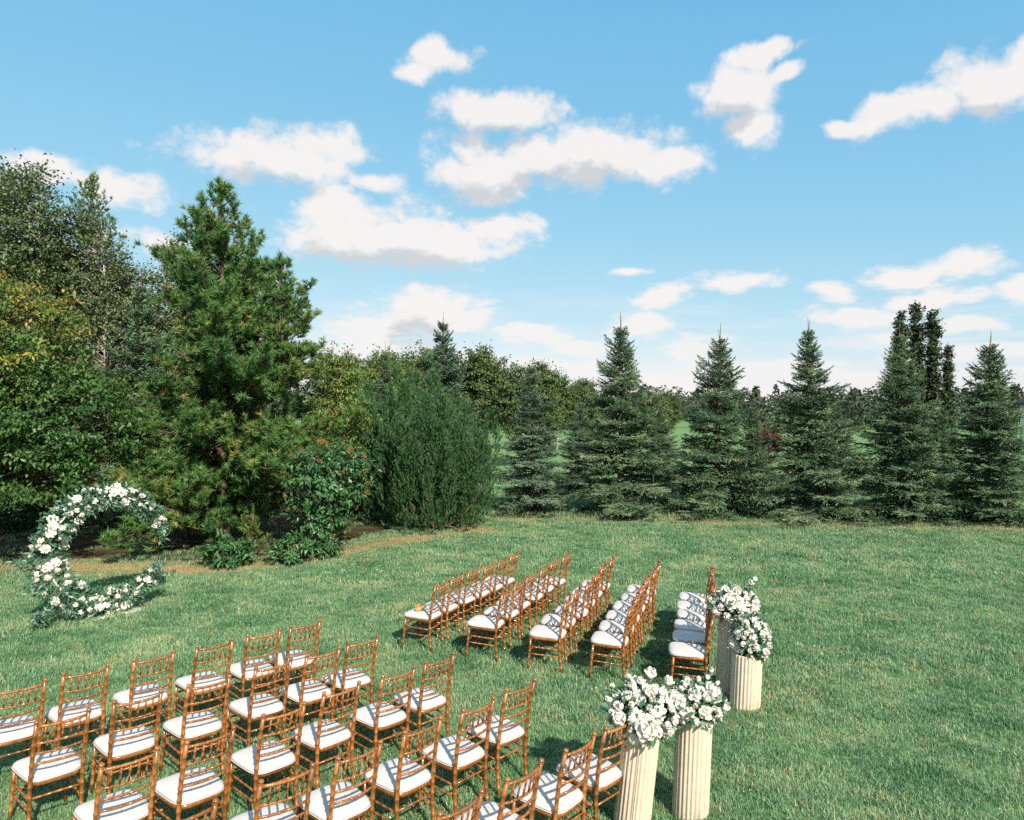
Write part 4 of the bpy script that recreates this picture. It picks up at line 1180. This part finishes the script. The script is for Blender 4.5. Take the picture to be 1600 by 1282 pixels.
def bloom(me, parent, p, d, s, name):
    b = obj(name, me, parent)
    b.location = p
    b.rotation_mode = 'QUATERNION'
    q = Vector(d).to_track_quat('Z', 'Y')
    b.rotation_quaternion = q @ Euler((0, 0, random.uniform(0, 6.28))).to_quaternion()
    b.scale = (s, s, s)
    if me is OPEN:
        obj('stamens', STAMEN, b)
    return b

def foliage_cloud(P, out, rg, mat, lmin, lmax, lm, tone=0.45, spread=0.25):
    n = len(P)
    D = unit(out * 0.9 + rg.normal(0, 0.6, (n, 3)))
    U = unit(out + rg.normal(0, 0.6, (n, 3)) + np.array([0, 0, .4]))
    L = rg.uniform(lmin, lmax, n)
    return leaf_mesh('foliage', P, D, U, L, L / lm * rg.uniform(.8, 1.2, n), np.clip(rg.normal(tone, spread, n), 0, 1), mat)

# ------------------------------------------------------------------ floral arch
def arch():
    rg = np.random.default_rng(77)
    phi = R(50)
    o = empty('floral_arch', (-6.86, 12.15, 0), phi, 'broken ring arch of white flowers and greenery standing on the lawn', 'arch')
    # local: x along ring plane (far end +), -y towards the seats, z up
    Rc, zc = 0.9, 1.12
    def ring(a): return np.array([Rc * math.cos(a), 0, zc + Rc * math.sin(a)])
    hoop = MB()
    aa = np.linspace(R(14), R(330), 60)
    hoop.tube(np.array([ring(a) for a in aa]), 0.018, 7); hoop.build('hoop', M['whiteplate'], o, True)
    pl = MB(); pl.box(-0.3, 0.5, -0.24, 0.2, 0.0, 0.022)
    pl.build('base_plate', M['whiteplate'], o)
    up = MB(); up.tube(np.array([(0, 0.05, 0.02), (0, 0.05, 0.28)]), 0.02, 7); up.build('upright', M['whiteplate'], o, True)
    # thickness round the ring (angle from far side, counter-clockwise)
    def thick(a):
        return np.interp(np.degrees(a), [14, 32, 60, 100, 150, 200, 235, 270, 300, 320, 330], [.05, .12, .16, .18, .22, .25, .26, .19, .15, .1, .04])
    n = 4200
    a = rg.uniform(R(13), R(331), n); th = thick(a)
    q = rg.uniform(0, 2 * np.pi, n); rr = th * np.sqrt(rg.uniform(.15, 1.25, n))
    C = np.stack([ring(x) for x in a])
    er = np.stack([np.cos(a), np.zeros(n), np.sin(a)], 1); ey = np.array([0, 1.0, 0])
    off = er * (np.cos(q) * rr)[:, None] + ey * (np.sin(q) * rr * 0.85)[:, None]
    P = C + off; P[:, 2] = np.maximum(P[:, 2], 0.02)
    fo = obj('foliage', foliage_cloud(P, unit(off), rg, M['euca'], 0.06, 0.13, 3.0, .45, .26), o); fo['kind'] = 'stuff'
    # loose sprays sticking out
    sp = MB(); lp, ld = [], []
    for (x, z, dx, dz, ln) in [(-1.05, 0.25, -.6, -.1, .25), (-1.1, 1.15, -.9, .1, .4), (-1.0, 0.75, -.8, -.1, .3), (.75, .55, .9, .25, .38), (.72, .62, .6, .7, .35), (.86, 1.38, .25, -.9, .3), (.6, 1.75, .7, .3, .2), (-.3, 1.98, -.3, .8, .2), (.2, 2.0, .3, .8, .2), (-.95, .1, -.5, .5, .25), (-.9, .3, -.9, -.3, .3)]:
        for k in range(4):
            d = unit(np.array([dx, rg.normal(-.2, .3), dz]) + rg.normal(0, .25, 3))
            b0 = np.array([x, rg.normal(-.05, .06), z]) - d * .1
            pts = np.array([b0, b0 + d * ln * .5, b0 + d * ln + np.array([0, 0, -.04])])
            pts[:, 2] = np.maximum(pts[:, 2], .03)
            sp.tube(pts, [.004, .003, .002], 4, cap=False)
            for t in np.linspace(.2, 1, 9):
                for sg in (-1, 1):
                    lp.append(np.array([np.interp(t, [0, .5, 1], pts[:, i]) for i in range(3)])); ld.append(d + sg * perp(d[None], rg)[0] * .8)
    lp = np.array(lp); ld = unit(np.array(ld))
    obj('spray_leaves', foliage_cloud(lp, ld, rg, M['euca'], .06, .11, 2.6, .62, .2), o)
    sp.build('spray_stems', M['euca'], o)
    # blooms on the side facing the seats and all round
    placed = []
    tries = 0
    while len(placed) < 132 and tries < 6000:
        tries += 1
        x = R(rg.uniform(18, 328)); t = float(thick(np.array(x)))
        qq = rg.uniform(-math.pi, 0.0) if rg.uniform() < .85 else rg.uniform(0, math.pi)
        e = np.array([math.cos(x), 0, math.sin(x)])
        of = e * math.cos(qq) * t * 0.92 + ey * math.sin(qq) * t * .9
        p = ring(x) + of
        if p[2] < 0.06: continue
        s = rg.choice([.078, .064, .052, .038], p=[.22, .33, .27, .18])
        if any(np.linalg.norm(p - p2) < (s + s2) * 0.72 for p2, s2 in placed): continue
        placed.append((p, s))
        d = unit(of + np.array([0, -.12, .1]) + rg.normal(0, .08, 3))
        k = rg.uniform()
        me, nm = (PEONY, 'peony_bloom') if s > .07 else ((ROSE, 'rose_bloom') if k < .5 else ((POMPON, 'pompon_bloom') if k < .85 else (BUD, 'flower_bud')))
        bloom(me, o, p, d, s, nm)
arch()

# ------------------------------------------------------------------ fluted pedestals and their flowers
def pedestal_mesh(h, r, nf=26):
    mb = MB(); k = nf * 6
    th = np.arange(k) * 2 * np.pi / k
    fl = 1 - 0.07 * (0.5 - 0.5 * np.cos(th * nf)) ** 0.7
    lv = [(0, 1.0), (0.01, 1.0), (h * .5, 1.0), (h - .012, 1.0), (h, .99)]
    V = [np.column_stack([r * s * fl * np.cos(th), r * s * fl * np.sin(th), np.full(k, z)]) for z, s in lv]
    V.append(np.column_stack([r * .86 * np.cos(th), r * .86 * np.sin(th), np.full(k, h)]))
    V.append(np.column_stack([r * .84 * np.cos(th), r * .84 * np.sin(th), np.full(k, h - .03)]))
    n = len(V); V = np.concatenate(V + [np.array([[0, 0, h - .03]])])
    Q = [(a * k + j, a * k + (j + 1) % k, (a + 1) * k + (j + 1) % k, (a + 1) * k + j) for a in range(n - 1) for j in range(k)]
    T = [((n - 1) * k + j, (n - 1) * k + (j + 1) % k, n * k) for j in range(k)]
    mb.add(V, Q, T)
    return mb.mesh('fluted_shaft', M['cream'])

def pedestal(x, y, h, r, tilt, rz, label):
    o = empty('fluted_pedestal', (x, y, 0), rz, label, 'pedestal', 'fluted cream pedestals at the aisle entrance')
    o.rotation_euler = (tilt[1], tilt[0], 0)
    s = obj('fluted_shaft', pedestal_mesh(h, r), o); s.rotation_euler = (0, 0, rz)
    s = MB(); a = -1.9 + rz
    c, q = math.cos(a), math.sin(a)
    s.tube(np.array([(c * r * .955, q * r * .955, .01), (c * r * .955, q * r * .955, h - .02)]), .005, 5); s.build('seam_strip', M['darktrim'], o)
    return Vector((x + math.sin(tilt[0]) * h, y - math.sin(tilt[1]) * h, h))

def arrangement(c, rx, ry, rz_, n, seed, label, stems=(), big=0.085, hang=0.0, opens=3):
    """dome of blooms over a foliage core"""
    rg = np.random.default_rng(seed)
    o = empty('flower_arrangement', c, 0, label, 'flowers', 'white flower arrangements on the pedestals')
    m = 480
    d = unit(rg.normal(size=(m, 3)) + np.array([0, 0, .25]))
    P = d * np.array([rx, ry, rz_]) * (rg.uniform(.5, 1.05, m) + .3 * (rg.uniform(0, 1, m) < .12))[:, None]; P[:, 2] += rz_ * .55
    P[:, 2] = np.maximum(P[:, 2], -hang - .02)
    f = obj('foliage', foliage_cloud(P, d, rg, M['euca'], .05, .11, 2.1, .32, .26), o); f['kind'] = 'stuff'
    core = MB(); core.tube(np.array([(0, 0, -.028), (0, 0, .07)]), [.09, .07], 10); core.build('flower_foam', M['mugo'], o)
    placed = []; t = 0
    while len(placed) < int(n * 1.35) and t < 6000:
        t += 1
        dd = unit(rg.normal(size=3) + np.array([0, -.35, .35]))
        p = dd * np.array([rx, ry, rz_]) * rg.uniform(.85, 1.05); p[2] += rz_ * .55
        if p[2] < -hang: continue
        s = rg.choice([big, big * .75, big * .55, big * .4], p=[.22, .33, .27, .18])
        if any(np.linalg.norm(p - a) < (s + b) * .62 for a, b in placed): continue
        placed.append((p, s))
        if len(placed) <= opens: me, nm = OPEN, 'open_bloom'
        else:
            k = rg.uniform()
            me, nm = (PEONY, 'peony_bloom') if s > big * .9 else ((ROSE, 'rose_bloom') if k < .45 else ((POMPON, 'pompon_bloom') if k < .75 else (BUD, 'flower_bud')))
        bloom(me, o, p, dd, s, nm)
    st = MB(); lp, ld = [], []
    for (sx, sy, sz, s, kind) in stems:
        p = np.array([sx, sy, sz * .86]); b0 = p * np.array([.3, .3, .3])
        q = (b0 + p) / 2 + np.array([0, 0, .02])
        st.tube(np.array([b0, q, p]), [.008, .007, .006], 5)
        bloom({'b': BUD, 'p': POMPON, 'r': ROSE}[kind], o, p, unit(p - b0), s, {'b': 'flower_bud', 'p': 'pompon_bloom', 'r': 'rose_bloom'}[kind])
        dd = unit(p - b0)
        for u in np.linspace(.35, .95, 5):
            for sg in (-1, 1): lp.append(b0 + (p - b0) * u); ld.append(dd * .6 + sg * perp(dd[None], rg)[0])
    if stems:
        st.build('stems', M['euca'], o)
        obj('stem_leaves', foliage_cloud(np.array(lp), unit(np.array(ld)), rg, M['euca'], .05, .09, 1.8, .65, .2), o)
    return o

t1 = pedestal(1.02, 6.08, 0.86, 0.157, (R(6.0), R(0)), 0.1, 'cream fluted pedestal leaning right, nearest the left chair block')
t2 = pedestal(1.56, 6.24, 0.88, 0.157, (R(2.2), R(0)), 0.9, 'cream fluted pedestal at the front, right of the leaning one')
t3 = pedestal(2.70, 8.92, 0.97, 0.157, (R(2.5), R(0)), 0.5, 'tallest cream fluted pedestal, behind the shortest one')
t4 = pedestal(2.76, 8.46, 0.64, 0.175, (R(2.5), R(0)), 1.4, 'shortest cream fluted pedestal, beside the rear end of the right block')
arrangement(t1 + Vector((0.02, 0, 0)), .28, .24, .2, 46, 1, 'large white flower arrangement on the leaning pedestal',
            [(-.27, 0, .38, .032, 'b'), (-.13, .05, .46, .034, 'p'), (.06, .06, .47, .07, 'r'), (-.3, -.02, .26, .045, 'b'), (.22, .1, .38, .06, 'r'), (-.02, .05, .40, .05, 'r')], .115, .06, 4)
arrangement(t2, .24, .21, .15, 34, 2, 'white flower arrangement on the front right pedestal with upright sprigs',
            [(.12, .02, .36, .03, 'b'), (.16, .05, .42, .032, 'b'), (.05, .06, .32, .036, 'b'), (.2, .0, .31, .03, 'b'), (-.04, .08, .30, .045, 'r')], .1, .04, 3)
arrangement(t3 + Vector((0.02, -.04, .03)), .27, .25, .18, 46, 3, 'white flower arrangement on the tallest pedestal', [(.2, 0, .42, .05, 'r'), (.26, .03, .46, .045, 'b'), (-.3, 0, .2, .045, 'b')], .11, .05, 2)
arrangement(t4 + Vector((0.04, -.02, .04)), .19, .19, .24, 38, 4, 'white flower arrangement spilling over the shortest pedestal', [(-.18, -.03, .2, .04, 'p'), (-.12, -.06, .3, .04, 'p')], .1, .06, 3)

# small orange posy on the first cushion of the right block
def posy():
    c = first_seat
    mw = Matrix.LocRotScale(c.location, c.rotation_euler, c.scale)
    p = mw @ Vector((-0.03, 0.06, 0.476))
    o = empty('orange_posy', p, 0.3, 'small orange posy lying on the aisle cushion of the far front row', 'posy')
    b = MB(); b.tube(np.array([(-.06, 0, .028), (-.05, 0, .03), (-.01, 0, .034), (.03, .0, .034), (.05, 0, .03)]), [.012, .03, .034, .028, .01], 9)
    b.build('wrapped_stems', M['amber'], o, True)
    rg = np.random.default_rng(4)
    for q, (x, y, z, s) in enumerate([(.05, .0, .055, .034), (.0, .03, .075, .03), (-.03, -.01, .07, .026), (.07, .03, .04, .03)]):
        k = bloom(ROSE, o, (x, y, z), (x, y, z), s, 'rose_bloom')
        k.data = ORANGE_ROSE
    P = np.tile(np.array([[.06, .02, .06]]), (10, 1)) + rg.normal(0, .015, (10, 3))
    obj('foliage', foliage_cloud(P, unit(rg.normal(size=(10, 3)) + [0.3, 0, .6]), rg, M['euca'], .04, .07, 2.2, .1, .1), o)
ORANGE_ROSE = ROSE.copy(); ORANGE_ROSE.materials.clear(); ORANGE_ROSE.materials.append(M['amber'])
posy()
